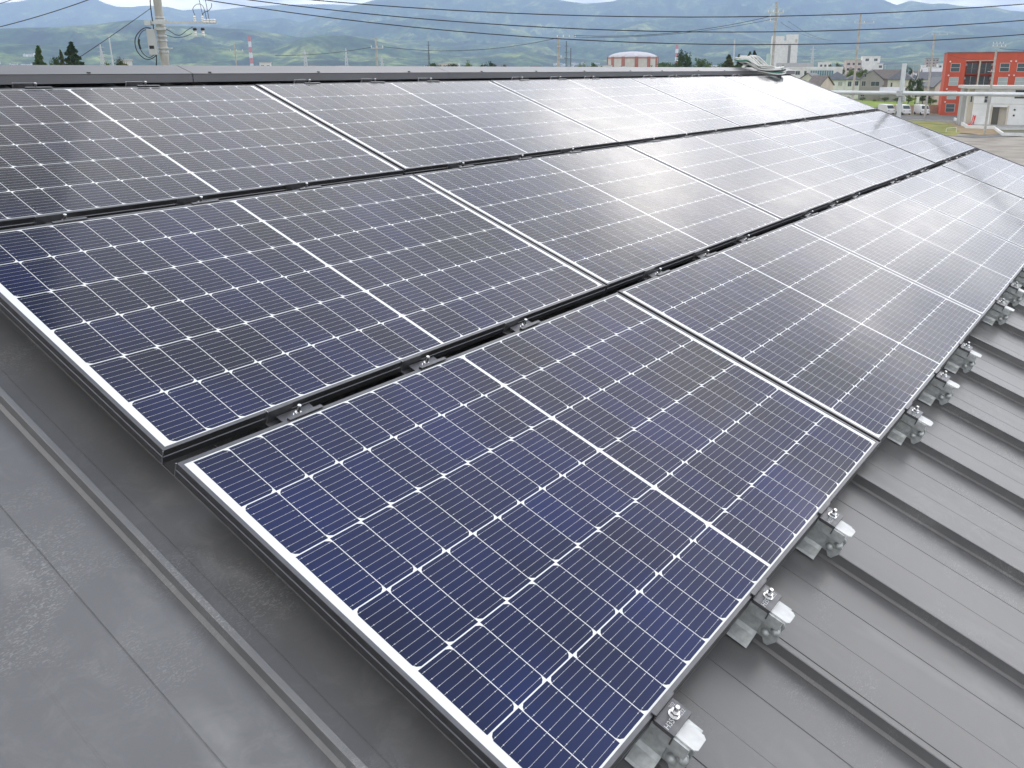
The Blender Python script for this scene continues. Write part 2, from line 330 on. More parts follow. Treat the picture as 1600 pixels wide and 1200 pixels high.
# ------------------------------------------------------------------ solar panels
PL, PW_, GU, GV = 1.7605, 1.038, .0062, .0462
def make_panel():
    root = empty('solar_panel', (0, 0, 0), ROOFROT)
    q = MB()
    rings = [(.011, -.0022), (.011, -.0003), (.0105, 0), (.0022, 0), (.0015, -.0007), (.0015, -.0165), (0, -.0185), (0, -.0345), (.0005, -.035), (.028, -.035)]
    vs = []
    for o, z in rings: vs += [(o, -o, z), (PL - o, -o, z), (PL - o, -PW_ + o, z), (o, -PW_ + o, z)]
    fs = []
    for i in range(len(rings) - 1):
        for k in range(4): a, b = i * 4 + k, i * 4 + (k + 1) % 4; fs.append((a, b, b + 4, a + 4))
    q.poly(vs, fs)
    q.build('frame', frame_m, root)
    q = MB()                                  # bright cut aluminium at the mitred corners
    for x, y in ((0, 0), (PL, 0), (PL, -PW_), (0, -PW_)):
        sx_, sy_ = (1 if x == 0 else -1), (-1 if y == 0 else 1)
        a = .0015
        q = MB(); q.box(*sorted((x - sx_ * .0002, x + sx_ * a)), *sorted((y - sy_ * .0002, y + sy_ * a)), -.0345, -.001)
        q.build('corner_edge', bare_m, root)
    q = MB(); zg = -.0016
    q.face([(.0105, -.0105, zg), (.0105, -PW_ + .0105, zg), (PL - .0105, -PW_ + .0105, zg), (PL - .0105, -.0105, zg)], 0)
    cu, gu_, cv, gv_ = .0826, .0020, .1655, .0029
    mid = .0115; tot = 20 * cu + 18 * gu_ + mid; xs0 = (PL - tot) / 2
    ys0 = (PW_ - 6 * cv - 5 * gv_) / 2
    z1, z2 = zg + .0002, zg + .0004; ch = .0115
    for r in range(6):
        ya_, yb = -(ys0 + r * (cv + gv_)), -(ys0 + r * (cv + gv_) + cv)
        for c in range(20):
            x = xs0 + c * (cu + gu_) + (mid - gu_ if c > 9 else 0); X = x + cu
            hi = (r % 2 == 0) == (c < 10)    # chamfers on the far or the near long side of the half cell
            if hi: pts = [(x, ya_), (x, yb), (X - ch, yb), (X - ch * .38, yb + ch * .38), (X, yb + ch), (X, ya_ - ch), (X - ch * .38, ya_ - ch * .38), (X - ch, ya_)]
            else: pts = [(x + ch, ya_), (x + ch * .38, ya_ - ch * .38), (x, ya_ - ch), (x, yb + ch), (x + ch * .38, yb + ch * .38), (x + ch, yb), (X, yb), (X, ya_)]
            q.face([(a, b, z1) for a, b in pts], 1)
            for k in range(9):
                y = ya_ - cv * (k + .5) / 9; h = .00030
                i0, i1 = (x - gu_, X) if c not in (0, 10) else (x + .001, X)
                q.face([(i0, y - h, z2), (i1, y - h, z2), (i1, y + h, z2), (i0, y + h, z2)], 2)
                for dx in (.0075, cu - .0075):
                    cxx = x + dx; e = .0013
                    q.face([(cxx - e * 1.3, y, z2 + .0001), (cxx, y - e, z2 + .0001), (cxx + e * 1.3, y, z2 + .0001), (cxx, y + e, z2 + .0001)], 2)
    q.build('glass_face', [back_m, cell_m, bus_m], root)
    return root
panel0 = make_panel(); km = kidmap()
ROWS = [('upper row', 0), ('middle row', 1), ('lower row', 2)]
first = True
for rn, i in ROWS:
    for c in range(5):
        o = panel0 if first else copy_tree(panel0, None, km); first = False
        o.location = rp(c * (PL + GU), i * (PW_ + GV), 0); o.rotation_euler = (S + R(random.uniform(-.14, .14)), R(random.uniform(-.14, .14)), 0)
        where = ['first at the left end', 'second from the left', 'third from the left', 'fourth from the left', 'last at the far right end'][c]
        tag(o, f'black framed solar panel, {where} of the {rn}', 'solar panel', 'solar panels on the metal roof')
# ------------------------------------------------------------------ clamps that hold them
def text_mesh(body, size):
    cu_ = bpy.data.curves.new('stamp', 'FONT'); cu_.body = body; cu_.size = size; cu_.extrude = .0001; cu_.resolution_u = 3
    o = bpy.data.objects.new('stamp', cu_); COL.objects.link(o)
    bpy.context.view_layer.update()
    me = bpy.data.meshes.new_from_object(o.evaluated_get(bpy.context.evaluated_depsgraph_get()))
    bpy.data.objects.remove(o); return me
def add_text(body, size, parent, loc, rz):
    me = text_mesh(body, size); me.materials.clear(); me.materials.append(ink_m)
    o = bpy.data.objects.new('stamp', me); COL.objects.link(o); o.parent = parent; o.location = loc; o.rotation_euler = (0, 0, rz); return o
def make_bolt(parent, x, y, z, h=.022):
    q = MB(); q.lathe([(.0115, 0), (.0115, .002), (.006, .002)], 20)                                # flange
    hexa = [(.0090 * math.cos(R(60 * k + 12)), .0090 * math.sin(R(60 * k + 12))) for k in range(6)]
    q.prism(hexa, .0018, .010, axis='z'); q.lathe([(.0050, .010), (.0050, h), (.0042, h + .001)], 12)
    return q.build('bolt', bolt_m, parent, (x, y, z))
def saddle(root, x, y):                        # the seam grip standing astride the rib, in clamp coordinates
    zt_, zb_ = -.050, -.120
    q = MB()
    for sgn in (-1, 1):
        pts = [(sgn * .012, zt_), (sgn * .020, zt_ - .004), (sgn * .022, -.078), (sgn * .017, -.094), (sgn * .024, -.104), (sgn * .050, -.1145), (sgn * .054, -.1200)]
        th = .0028
        for i in range(len(pts) - 1):
            (a, b), (c, d) = pts[i], pts[i + 1]
            n3 = Vector((-(d - b), c - a)).normalized() * th * sgn
            q.poly([(a, y - .026, b), (c, y - .026, d), (c, y + .026, d), (a, y + .026, b), (a - n3.x, y - .026, b - n3.y), (c - n3.x, y - .026, d - n3.y), (c - n3.x, y + .026, d - n3.y), (a - n3.x, y + .026, b - n3.y)],
                   [(0, 1, 2, 3), (4, 7, 6, 5), (0, 4, 5, 1), (2, 6, 7, 3), (1, 5, 6, 2), (0, 3, 7, 4)])
    q.build('saddle', galv, root)
    q = MB()                                   # wider pressed plate behind it with rounded ears
    for sgn in (-1, 1):
        prof_ = [(-.070, -.060), (-.066, -.052), (.058, -.052), (.062, -.060), (.056, -.085), (.064, -.112), (.050, -.119), (.036, -.115), (.030, -.100), (-.040, -.100), (-.048, -.112), (-.058, -.112), (-.070, -.092)]
        q.prism([(y + a, b) for a, b in prof_], sgn * .0095, sgn * .0135, axis='x')
    q.build('grip_plate', galv, root, bevel=.0012)
    for yy, zz in ((y - .042, -.082), (y + .044, -.078), (y - .060, -.064)):
        for sgn in (-1, 1):
            n = MB(); n.lathe([(.0115, 0), (.0112, .004), (.009, .008), (.005, .0105), (.001, .0115)], 14)
            n.build('rivet', galv, root, (sgn * .0135, yy, zz), (0, sgn * R(90), 0), smooth=True)
def make_end_clamp():
    root = empty('end_clamp', (0, 0, 0), ROOFROT)
    # local: x along row, y up the slope, z off the roof; origin on the panel edge
    q = MB(); q.box(-.036, .036, -.047, -.002, -.0125, -.0085)                       # top plate
    q.box(-.036, .036, -.0035, -.0005, -.0125, .0035); q.box(-.036, .036, -.0035, .008, .0005, .0035)     # hook over the frame
    q.box(-.036, .036, -.047, -.044, -.0345, -.0125); q.box(-.036, -.033, -.044, -.004, -.0175, -.0125)
    q.build('clamp_plate', clampb, root, bevel=.0006)
    make_bolt(root, .004, -.024, -.0085)
    add_text('H35', .016, root, (-.034, -.033, -.0084), 0); add_text('202', .011, root, (.011, -.015, -.0084), 0); add_text('0232', .011, root, (.008, -.036, -.0084), 0)
    q = MB()                                   # open channel lying down the slope
    for x0, x1, z0, z1 in ((-.032, .028, -.047, -.0445), (-.032, -.029, -.0445, -.019), (.025, .028, -.0445, -.019), (-.029, -.020, -.0215, -.019), (.016, .025, -.0215, -.019)):
        q.box(x0, x1, -.080, .045, z0, z1)
    q.build('channel', galv, root)
    q = MB(); pts = [(-.026, -.040), (-.026, -.086), (-.020, -.093), (.012, -.093), (.018, -.086), (.018, -.040)]
    q.prism(pts, -.0185, -.0155, axis='z'); q.build('white_tab', tab_m, root, bevel=.0008)
    saddle(root, 0, -.016)
    return root
def make_mid_clamp():
    root = empty('mid_clamp', (0, 0, 0), ROOFROT)     # origin in the middle of the gap
    g = GV / 2
    q = MB(); q.box(-.050, .050, -g + .001, -g + .003, -.020, .0035); q.box(-.050, .050, -g - .0075, -g + .001, .0006, .0035)   # lip on the lower panel
    q.box(-.050, .050, -g + .003, g - .006, -.0205, -.0175)
    q.build('clamp_plate', clampb, root, bevel=.0005)
    q = MB(); q.box(-.072, .0, g - .003, g - .001, -.034, .002); q.box(-.072, .0, g - .001, g + .006, .0004, .002); q.box(-.072, .0, -.006, g - .003, -.034, -.031)
    q.build('stop_plate', clampb, root, bevel=.0004)
    q = MB(); q.box(-.0728, -.072, g - .003, g + .006, -.034, .0022); q.box(-.0728, -.072, -.008, g - .003, -.034, -.031); q.build('cut_edge', bare_m, root)
    make_bolt(root, -.004, -.006, -.0175, .030)
    q = MB()
    for x0, x1, z0, z1 in ((-.024, .024, -.047, -.0445), (-.024, -.0215, -.0445, -.026), (.0215, .024, -.0445, -.026)): q.box(x0, x1, -.06, .06, z0, z1)
    q.build('channel', galv, root)
    saddle(root, 0, 0)
    return root
ec, mc = make_end_clamp(), make_mid_clamp(); km = kidmap()
ks = [k for k in range(0, 20) if k % 4 != 3]
def upto(n): return n
CL = [('end', 2 * (PW_ + GV) + PW_, 'under the lower row', 'end clamps along the bottom edge of the panels'),
      ('mid', 2 * (PW_ + GV) - GV / 2, 'in gap between middle and lower rows', 'clamps in the gap below the middle row'),
      ('mid', (PW_ + GV) - GV / 2, 'in gap between upper and middle rows', 'clamps in the gap below the upper row'),
      ('mid', -.022, 'between ridge cap and upper row', 'clamps along the ridge side')]
used = {'end': False, 'mid': False}
for kind, v, wh, grp in CL:
    proto = ec if kind == 'end' else mc
    for j, k in enumerate(ks):
        u = U0 + PITCH * k
        if kind == 'mid' and v < 0 and k > 16: continue
        o = copy_tree(proto, None, km) if used[kind] else proto; used[kind] = True
        o.location = rp(u + random.uniform(-.006, .006), v, 0); o.rotation_euler = (Matrix.Rotation(S, 3, 'X') @ Matrix.Rotation(R(random.uniform(-1.6, 1.6)), 3, 'Z')).to_euler()
        nth = f'{ordn(j)} from left'
        desc = 'galvanised clamp with white tab' if kind == 'end' else 'black clamp with silver bolt'
        tag(o, f'{desc} {wh}, {nth}', 'clamp', grp)
print('PANELS OK')
# ------------------------------------------------------------------ hills and mountains
def fade(t): return t * t * (3 - 2 * t)
class VN:
    def __init__(s, seed): s.g = np.random.RandomState(seed).rand(256, 256)
    def __call__(s, x, y):
        xi, yi = np.floor(x).astype(int), np.floor(y).astype(int); fx, fy = fade(x - xi), fade(y - yi); g = s.g
        a, b = g[xi % 256, yi % 256], g[(xi + 1) % 256, yi % 256]; c, d = g[xi % 256, (yi + 1) % 256], g[(xi + 1) % 256, (yi + 1) % 256]
        return (a * (1 - fx) + b * fx) * (1 - fy) + (c * (1 - fx) + d * fx) * fy
def fbm(n, x, y, o=5, ridged=False):
    v = 0; a = 1; t = 0
    for i in range(o):
        q = n(x + 17 * i, y + 31 * i); q = 1 - np.abs(2 * q - 1) if ridged else q
        v = v + a * q; t += a; a *= .5; x = x * 2.03; y = y * 2.03
    return v / t
vn = VN(3)
def crest(pts):                               # pixel control points -> azimuth, tan(elevation)
    az, te = [], []
    for px, py in pts:
        v = ray(px, py); az.append(math.atan2(v.y, v.x)); te.append(v.z / math.hypot(v.x, v.y))
    o = np.argsort(az); return np.array(az)[o], np.array(te)[o]
RANGES = [   # distance, width towards us, width behind, ridge noise, crest
    (15500, 5000, 5000, .50, [(-900, 20), (-200, 0), (0, 5), (30, 2), (60, -3), (145, -4), (165, 5), (182, 10), (205, 11), (230, 8), (262, 9), (285, 15), (310, 14), (330, 16), (400, 9), (450, 7), (520, 6), (600, 12), (800, 20), (1300, 18), (1800, 20)]),
    (10800, 4200, 3500, .75, [(-900, 60), (150, 75), (260, 55), (330, 38), (400, 30), (440, 26), (470, 33), (510, 22), (545, 10), (580, 1), (610, -6), (700, -14), (800, -8), (870, -2), (875, 0), (915, 5), (960, 1), (980, -6), (1100, -16), (1250, -12), (1370, -5), (1390, 1), (1402, 5), (1424, 1), (1446, 3), (1468, 4), (1512, 10), (1556, 11), (1572, 15), (1600, 17), (1800, 28), (2600, 60)]),
    (8000, 2400, 2000, .80, [(-900, 60), (300, 80), (420, 62), (520, 40), (600, 30), (680, 22), (760, 34), (860, 58), (930, 42), (1010, 30), (1080, 26), (1150, 46), (1250, 50), (1330, 40), (1400, 52), (1500, 36), (1600, 44), (1900, 60), (2600, 80)]),
    (6300, 2000, 1600, .75, [(-900, 50), (-200, 42), (0, 44), (60, 42), (100, 41), (150, 38), (200, 31), (225, 29), (262, 37), (300, 40), (350, 44), (400, 46), (440, 52), (480, 60), (560, 55), (640, 62), (760, 70), (850, 62), (950, 74), (1050, 66), (1140, 60), (1230, 66), (1320, 72), (1400, 66), (1480, 52), (1560, 56), (1700, 66), (2600, 80)]),
    (4700, 1300, 1100, .6, [(-900, 74), (0, 68), (120, 70), (200, 62), (300, 66), (380, 78), (430, 74), (470, 60), (500, 55), (540, 55), (590, 64), (650, 80), (730, 88), (820, 80), (900, 92), (1000, 96), (1100, 90), (1240, 86), (1400, 90), (1500, 84), (1600, 88), (2600, 95)])]
RANGES = [(a, b, c, d, crest(e)) for a, b, c, d, e in RANGES]
def terrain(az, r):
    x, y = r * np.cos(az), r * np.sin(az); H = np.zeros_like(r) - 3.0
    for k, (rk, wf, wb, am, (ca, ct)) in enumerate(RANGES):
        rr = rk * (1 + .10 * (fbm(vn, x / 5200 + 9 * k, y / 5200, 2) - .5))
        hk = np.interp(az, ca, ct) * rr + CAM.z
        wv = 1 + .5 * (fbm(vn, az * 9 + k * 5, r * 0 + 3.3, 2) - .5)
        t = np.where(r < rr, (rr - r) / (wf * wv), (r - rr) / (wb * wv)); t = np.clip(t, 0, 1)
        pf = 1 - fade(t) * .55 - t * .45
        rg = fbm(vn, x / (rk * .085) + 3 * k, y / (rk * .085), 7, True); rg = np.clip((rg - .25) * 1.5, 0, 1)
        fn = fbm(vn, x / 260 + k, y / 260, 4)
        edge = np.clip(t * 3.2, 0, 1)
        h = hk * pf * (1 - am * edge * (1 - rg) * 1.3) + edge * pf * (fn - .5) * .10 * rk * .1
        H = np.maximum(H, h)
    return H
NA, NR = 1350, 270
az = np.linspace(R(-14), R(92), NA)[:, None] * np.ones(NR)[None]; rr = (3000 * (23500 / 3000) ** np.linspace(0, 1, NR))[None] * np.ones(NA)[:, None]
hh = terrain(az, rr); hh[:, 0] = -3; hh[:, -1] = -3
co = np.stack([CAM.x + rr * np.cos(az), CAM.y + rr * np.sin(az), hh], -1).reshape(-1, 3)
ia, ir = np.meshgrid(np.arange(NA - 1), np.arange(NR - 1), indexing='ij'); b0 = (ia * NR + ir).ravel()
fc = np.stack([b0, b0 + NR, b0 + NR + 1, b0 + 1], -1)
me = bpy.data.meshes.new('mountains'); me.vertices.add(len(co)); me.vertices.foreach_set('co', co.ravel()); me.loops.add(fc.size); me.loops.foreach_set('vertex_index', fc.ravel())
me.polygons.add(len(fc)); me.polygons.foreach_set('loop_start', np.arange(0, fc.size, 4)); me.polygons.foreach_set('loop_total', np.full(len(fc), 4)); me.update(); me.validate()
me.polygons.foreach_set('use_smooth', [True] * len(fc))
def hill_mat():
    M = bpy.data.materials.new('wooded hills'); M.use_nodes = True; t = M.node_tree; n = t.nodes; l = t.links; p = n['Principled BSDF']; p.inputs['Roughness'].default_value = .9; p.inputs['Specular IOR Level'].default_value = .1
    c = n.new('ShaderNodeTexCoord')
    def ns(sc, det): q = n.new('ShaderNodeTexNoise'); q.inputs['Scale'].default_value = sc; q.inputs['Detail'].default_value = det; q.inputs['Roughness'].default_value = .6; l.new(c.outputs['Object'], q.inputs['Vector']); return q.outputs[0]
    def rp_(src, st):
        k = n.new('ShaderNodeValToRGB'); l.new(src, k.inputs[0]); e = k.color_ramp.elements
        e[0].position, e[0].color = st[0][0], (*st[0][1], 1); e[1].position, e[1].color = st[-1][0], (*st[-1][1], 1)
        for a, b in st[1:-1]: q = e.new(a); q.color = (*b, 1)
        return k.outputs[0]
    a = rp_(ns(.0036, 10), [(.38, (.010, .034, .014)), (.48, (.028, .074, .022)), (.56, (.10, .16, .05)), (.67, (.30, .36, .12))])
    b = rp_(ns(.018, 7), [(.40, (.45, .45, .45)), (.60, (1.4, 1.35, 1.2))])
    mx = n.new('ShaderNodeMix'); mx.data_type = 'RGBA'; mx.blend_type = 'MULTIPLY'; mx.inputs[0].default_value = 1; l.new(a, mx.inputs[6]); l.new(b, mx.inputs[7])
    l.new(mx.outputs[2], p.inputs['Base Color']); return M
me.materials.append(hill_mat()); o = bpy.data.objects.new('mountains', me); COL.objects.link(o); tag(o, kind='structure')
# ------------------------------------------------------------------ ground, lots, road
gmat = mat('valley ground', (.16, .17, .09), .95, col2=(.30, .27, .20), vscale=.02, detail=8, spec=.1, coord='Object')
q = MB(); n_ = 96; v = [(0, 0, 0)] + [(26000 * math.cos(2 * math.pi * k / n_), 26000 * math.sin(2 * math.pi * k / n_), 0) for k in range(n_)]
q.poly(v, [(0, 1 + k, 1 + (k + 1) % n_) for k in range(n_)]); tag(q.build('ground', gmat), kind='structure')
def sheet(name, pix, z, m, kind='structure', rag=0):
    pts = [gr(px, py, z) for px, py in pix]
    if rag:
        o = []
        for i in range(len(pts)):
            a, b = pts[i], pts[(i + 1) % len(pts)]; L_ = (b - a).length; k = max(2, min(40, int(L_ / (rag * 2))))
            for j in range(k):
                c = a.lerp(b, j / k); o.append(c + Vector((random.uniform(-rag, rag), random.uniform(-rag, rag), 0)) * (1 if j else .3))
        pts = o
    cen = sum(pts, Vector()) / len(pts)
    bm = bmesh.new(); vs = [bm.verts.new(c - cen) for c in pts]; f = bm.faces.new(vs); bmesh.ops.triangulate(bm, faces=[f])
    for f in bm.faces:
        f.normal_update()
        if f.normal.z < 0: f.normal_flip()
    me = bpy.data.meshes.new(name); bm.to_mesh(me); bm.free(); me.materials.append(m)
    ob = bpy.data.objects.new(name, me); COL.objects.link(ob); ob.location = cen
    return tag(ob, kind=kind)
gravel = mat('pale gravel', (.30, .27, .23), .95, col2=(.42, .39, .34), vscale=.35, detail=9, spec=.1)
asph = mat('worn asphalt', (.15, .15, .145), .9, col2=(.21, .21, .20), vscale=.5, detail=8, spec=.2)
grass_m = mat('weedy grass', (.16, .20, .05), .95, col2=(.36, .33, .13), vscale=.25, detail=9, spec=.1, bump=.5, bscale=2)
soil = mat('bare soil', (.30, .22, .14), .95, col2=(.40, .32, .20), vscale=.3, detail=8, spec=.1)
green_m = mat('field grass', (.17, .26, .05), .95, col2=(.38, .46, .12), vscale=.15, detail=9, spec=.1, bump=.5, bscale=1)
conc = mat('weathered concrete', (.42, .42, .40), .8, var=.10, vscale=.8, detail=8)
sheet('gravel_lot', [(1100, 240), (1400, 205), (1480, 208), (1560, 214), (2100, 216), (2300, 700), (1200, 700)], .03, gravel, rag=.4)
sheet('road', [(1300, 180), (1500, 179.5), (1502, 190), (1470, 188.5), (1300, 186)], .04, asph)
sheet('lane', [(1490, 213), (1560, 207), (1700, 205), (2100, 207), (2100, 213), (1600, 212.6), (1520, 216)], .05, asph)
sheet('grass', [(1360, 187), (1440, 188.5), (1478, 192), (1500, 198), (1512, 205), (1492, 212), (1380, 208)], .06, grass_m, 'stuff', .5)
sheet('bare_earth', [(1482, 191), (1506, 198.5), (1560, 201), (1568, 209), (1530, 211), (1500, 207), (1492, 200)], .07, soil, rag=.4)
sheet('paved_yard', [(1500, 186), (1600, 184), (2000, 186), (2000, 202), (1570, 203), (1512, 199)], .05, conc)
sheet('field', [(1180, 153), (1480, 152), (1480, 164.5), (1370, 167), (1180, 167)], .05, green_m, 'stuff', .8)
# ------------------------------------------------------------------ small builders for the town
def wmat(nm, c, **k): return mat(nm, c, k.pop('rough', .75), var=k.pop('var', .07), vscale=k.pop('vscale', .6), **k)
white_w = wmat('white render', (.80, .80, .77)); cream_w = wmat('cream render', (.66, .63, .56)); grey_w = wmat('grey siding', (.33, .31, .29)); brown_w = wmat('brown siding', (.24, .20, .17))
pink_w = wmat('pale pink render', (.66, .56, .52)); red_w = wmat('brick red render', (.56, .095, .045)); dkred = wmat('dark red soffit', (.30, .05, .03)); beige_w = wmat('beige panel', (.60, .54, .44))
glass = mat('window glass', (.05, .07, .075), .08, spec=.8); curtain = mat('curtained glass', (.40, .44, .42), .15, spec=.7); alu = mat('window frame', (.62, .62, .60), .4, .4); dark = mat('dark opening', (.03, .03, .03), .8)
tile = mat('grey roof tile', (.115, .12, .13), .6, var=.15, vscale=1.5); tile2 = mat('blue grey tile', (.10, .115, .135), .5, var=.15, vscale=1.5); tile3 = mat('brown roof tile', (.17, .145, .13), .7, var=.15, vscale=1.5); roofl = mat('light roof sheet', (.50, .50, .50), .5, var=.06, vscale=.8)
def place(name, px, py, d, yaw=0): p = at(px, py, d); yaw -= math.degrees(math.atan((px - CX) / FPX)) * .8; return empty(name, (p.x, p.y, 0), (0, 0, YAW + R(yaw)))
def window(par, x, z, w, h, y=0.0, pane=curtain, split='h', name='window'):
    q = MB(); t = .07; q.box(x - t, x + w + t, y - .06, y + .02, z - t, z, 0); q.box(x - t, x + w + t, y - .06, y + .02, z + h, z + h + t, 0)
    q.box(x - t, x, y - .06, y + .02, z, z + h, 0); q.box(x + w, x + w + t, y - .06, y + .02, z, z + h, 0)
    if split == 'h': q.box(x, x + w, y - .05, y + .01, z + h * .5 - .03, z + h * .5 + .03, 0)
    if split == 'v' or split == '4': q.box(x + w / 2 - .03, x + w / 2 + .03, y - .05, y + .01, z, z + h, 0)
    if split == '4': q.box(x, x + w / 2 - .03, y - .05, y + .01, z + h * .5 - .04, z + h * .5 + .04, 0)
    f = q.build(name, alu, par); p = MB(); p.box(x + .001, x + w - .001, y - .022, y - .012, z + .001, z + h - .001); p.build('pane', pane, f); return f
def roof_hip(x0, x1, y0, y1, z, h, ridge=.3, o=.5):
    q = MB(); x0 -= o; x1 += o; y0 -= o; y1 += o; a, b = x1 - x0, y1 - y0
    if a >= b: r0, r1 = (x0 + b / 2 * (1 - .1), (y0 + y1) / 2), (x1 - b / 2 * .9, (y0 + y1) / 2)
    else: r0, r1 = ((x0 + x1) / 2, y0 + a / 2 * .9), ((x0 + x1) / 2, y1 - a / 2 * .9)
    v = [(x0, y0, z), (x1, y0, z), (x1, y1, z), (x0, y1, z), (*r0, z + h), (*r1, z + h)] + [(x0, y0, z - .14), (x1, y0, z - .14), (x1, y1, z - .14), (x0, y1, z - .14)]
    fs = [(0, 1, 5, 4), (1, 2, 5), (2, 3, 4, 5), (3, 0, 4)] if a >= b else [(0, 1, 4), (1, 2, 5, 4), (2, 3, 5), (3, 0, 4, 5)]
    fs += [(0, 6, 7, 1), (1, 7, 8, 2), (2, 8, 9, 3), (3, 9, 6, 0), (6, 9, 8, 7)]
    q.poly(v, fs); return q
def roof_gable(x0, x1, y0, y1, z, h, along='x', o=.5):
    q = MB(); t = .14
    if along == 'x': a0, a1, b0, b1 = y0 - o, y1 + o, x0 - o * .6, x1 + o * .6
    else: a0, a1, b0, b1 = x0 - o, x1 + o, y0 - o * .6, y1 + o * .6
    m_ = (a0 + a1) / 2; pr_ = [(a0, z - .2), (m_, z + h), (a1, z - .2), (a1, z - .2 + t), (m_, z + h + t), (a0, z - .2 + t)]
    for s_ in (((a0, z - .2), (m_, z + h), (m_, z + h + t), (a0, z - .2 + t)), ((m_, z + h), (a1, z - .2), (a1, z - .2 + t), (m_, z + h + t))): q.prism(list(s_), b0, b1, axis='x' if along == 'x' else 'y')
    return q
def gable_wall(x0, x1, y0, y1, z, h, along='x'):
    q = MB()
    if along == 'x': q.prism([(y0, 0), (y1, 0), (y1, z), ((y0 + y1) / 2, z + h), (y0, z)], x0, x1, axis='x')
    else: q.prism([(x0, 0), (x1, 0), (x1, z), ((x0 + x1) / 2, z + h), (x0, z)], y0, y1, axis='y')
    return q
def house(name, label, px0, px1, d, ze, hr, depth, wm, rm, typ='hip', yaw=0, wins=(), cat='house', group=None, py=120):
    r = place(name, px0, py, d, yaw); w = (px1 - px0) * mpx(d)
    if typ == 'hip': q = MB(); q.box(0, w, 0, depth, 0, ze); q.build('wall', wm, r); roof_hip(0, w, 0, depth, ze, hr).build('roof', rm, r)
    elif typ in ('gx', 'gy'): gable_wall(0, w, 0, depth, ze, hr * .93, typ[1]).build('wall', wm, r); roof_gable(0, w, 0, depth, ze, hr, typ[1]).build('roof', rm, r)
    else:
        q = MB(); q.box(0, w, 0, depth, 0, ze); q.build('wall', wm, r); q = MB(); q.box(-.25, w + .25, -.25, depth + .25, ze, ze + max(hr, .15)); q.build('roof', rm, r)
    for wx, wz, ww, wh, *pm in wins: window(r, wx * w, wz, ww, wh, 0, pm[0] if pm else curtain, pm[1] if len(pm) > 1 else 'v')
    return tag(r, label, cat, group)
# ------------------------------------------------------------------ red apartment block
P = gr(1468, 180); dR = dist(P); sc = mpx(dR) * .89; pr0 = at(1480, 90, dR)
r = empty('apartment_building', (pr0.x, pr0.y, 0), (0, 0, YAW + R(-21))); tag(r, 'brick red four storey apartment block with recessed dark balconies', 'apartment building')
fl = 2.62; zt_ = CAM.z + (109.3 - 83.2) * dR / 1450
q = MB(); wx1, wx2, wE, Dp = 28.5 * sc, 69 * sc, 34, 11
q.box(0, wx1, 0, Dp, 0, zt_); q.box(wx2, wE, 0, Dp, 0, zt_); q.box(wx1, wx2, 1.6, Dp, 0, zt_); q.box(wx1, wx2, 0.003, 1.6, zt_ - 1.5, zt_); q.build('wall', red_w, r)
for k in range(4):
    z = .35 + fl * k
    q = MB(); q.box(wx1, wx2, .05, 1.6, z - .16, z); q.build('balcony_slab', dkred if k else conc, r)
    q = MB()
    for i in range(24): xx = wx1 + .1 + (wx2 - wx1 - .2) * i / 23; q.box(xx - .015, xx + .015, .08, .11, z, z + 1.0)
    q.box(wx1, wx2, .07, .12, z + 1.0, z + 1.05); q.build('railing', mat('railing', (.10, .10, .10), .5), r)
    for a, b in ((wx1 + .35, (wx1 + wx2) / 2 - .3), ((wx1 + wx2) / 2 + .3, wx2 - .35)):
        q = MB(); q.box(a, b, 1.52, 1.597, z + .05, z + 2.1); g = q.build('balcony_door', glass, r)
        q = MB(); q.box((a + b) / 2 - .04, (a + b) / 2 + .04, 1.50, 1.519, z + .05, z + 2.1); q.build('frame', alu, g)
    for a in (wx1 + .05, wx2 - .35): q = MB(); q.box(a, a + .3, 1.2, 1.5, z + 1.5, z + 2.0); q.build('outdoor_unit', white_w, r)
    zc = CAM.z - ((106, 127.5, 149, 169.5)[3 - k] - 109.3) * dR / 1450
    for x in (7.5 * sc, 78 * sc, 102 * sc, 132 * sc, 156 * sc): window(r, x, zc - .8, 1.6, 1.55, 0, curtain if (k + int(x)) % 3 else glass, 'h')
    for x in (5.3 * sc, 92 * sc, 99 * sc): q = MB(); q.lathe([(.16, 0), (.16, .12), (.05, .16)], 10); q.build('vent_hood', white_w, r, (x, -.001, zc + 1.15), (R(90), 0, 0))
q = MB(); q.box((wx1 + wx2) / 2 - .14, (wx1 + wx2) / 2 + .14, -.05, 1.5, 0, zt_ - 1.5); q.build('pillar', beige_w, r)
q = MB(); q.box(wx1 - .1, wx2 + .1, -.03, .0, zt_ - 1.62, zt_ - 1.5); q.build('fascia', beige_w, r)
q = MB(); q.box(-.12, wE + .1, -.12, Dp + .1, zt_, zt_ + .12); q.build('roof', tile3, r)
# ------------------------------------------------------------------ white house in front of it
P = gr(1516, 196.5); dH = dist(P); sc = mpx(dH) * .91; pr0 = at(1513, 150, dH); zp = lambda y: CAM.z - (y - 109.2) * dH / 1450
r = empty('house', (pr0.x, pr0.y, 0), (0, 0, YAW + R(-19))); tag(r, 'white flat roofed house with a dark garage opening, in front of the red block', 'house')
zt_ = zp(139); wE = 17; Dp = 8
gx0, gx1 = 37.5 * sc, 58 * sc; gz = zp(168)
q = MB(); q.box(9 * sc, gx0, .0, Dp, 0, zt_ - .01); q.box(gx0, gx1, 0, Dp, gz, zt_ - .01); q.box(gx1, wE, 0, Dp, 0, zt_ - .01); q.box(gx0, gx1, 3.5, Dp, 0, gz); q.box(0, 9 * sc, .9, Dp, 0, zt_ - .01); q.build('wall', white_w, r)
q = MB(); q.box(2 * sc, 9 * sc, .5, .9, 0, zt_ - .02); q.build('wall_panel', beige_w, r)
q = MB(); q.box(-6 * sc, 0, 1.8, 6, 0, zt_ - .1); q.build('side_wing', wmat('grey block', (.42, .42, .41)), r)
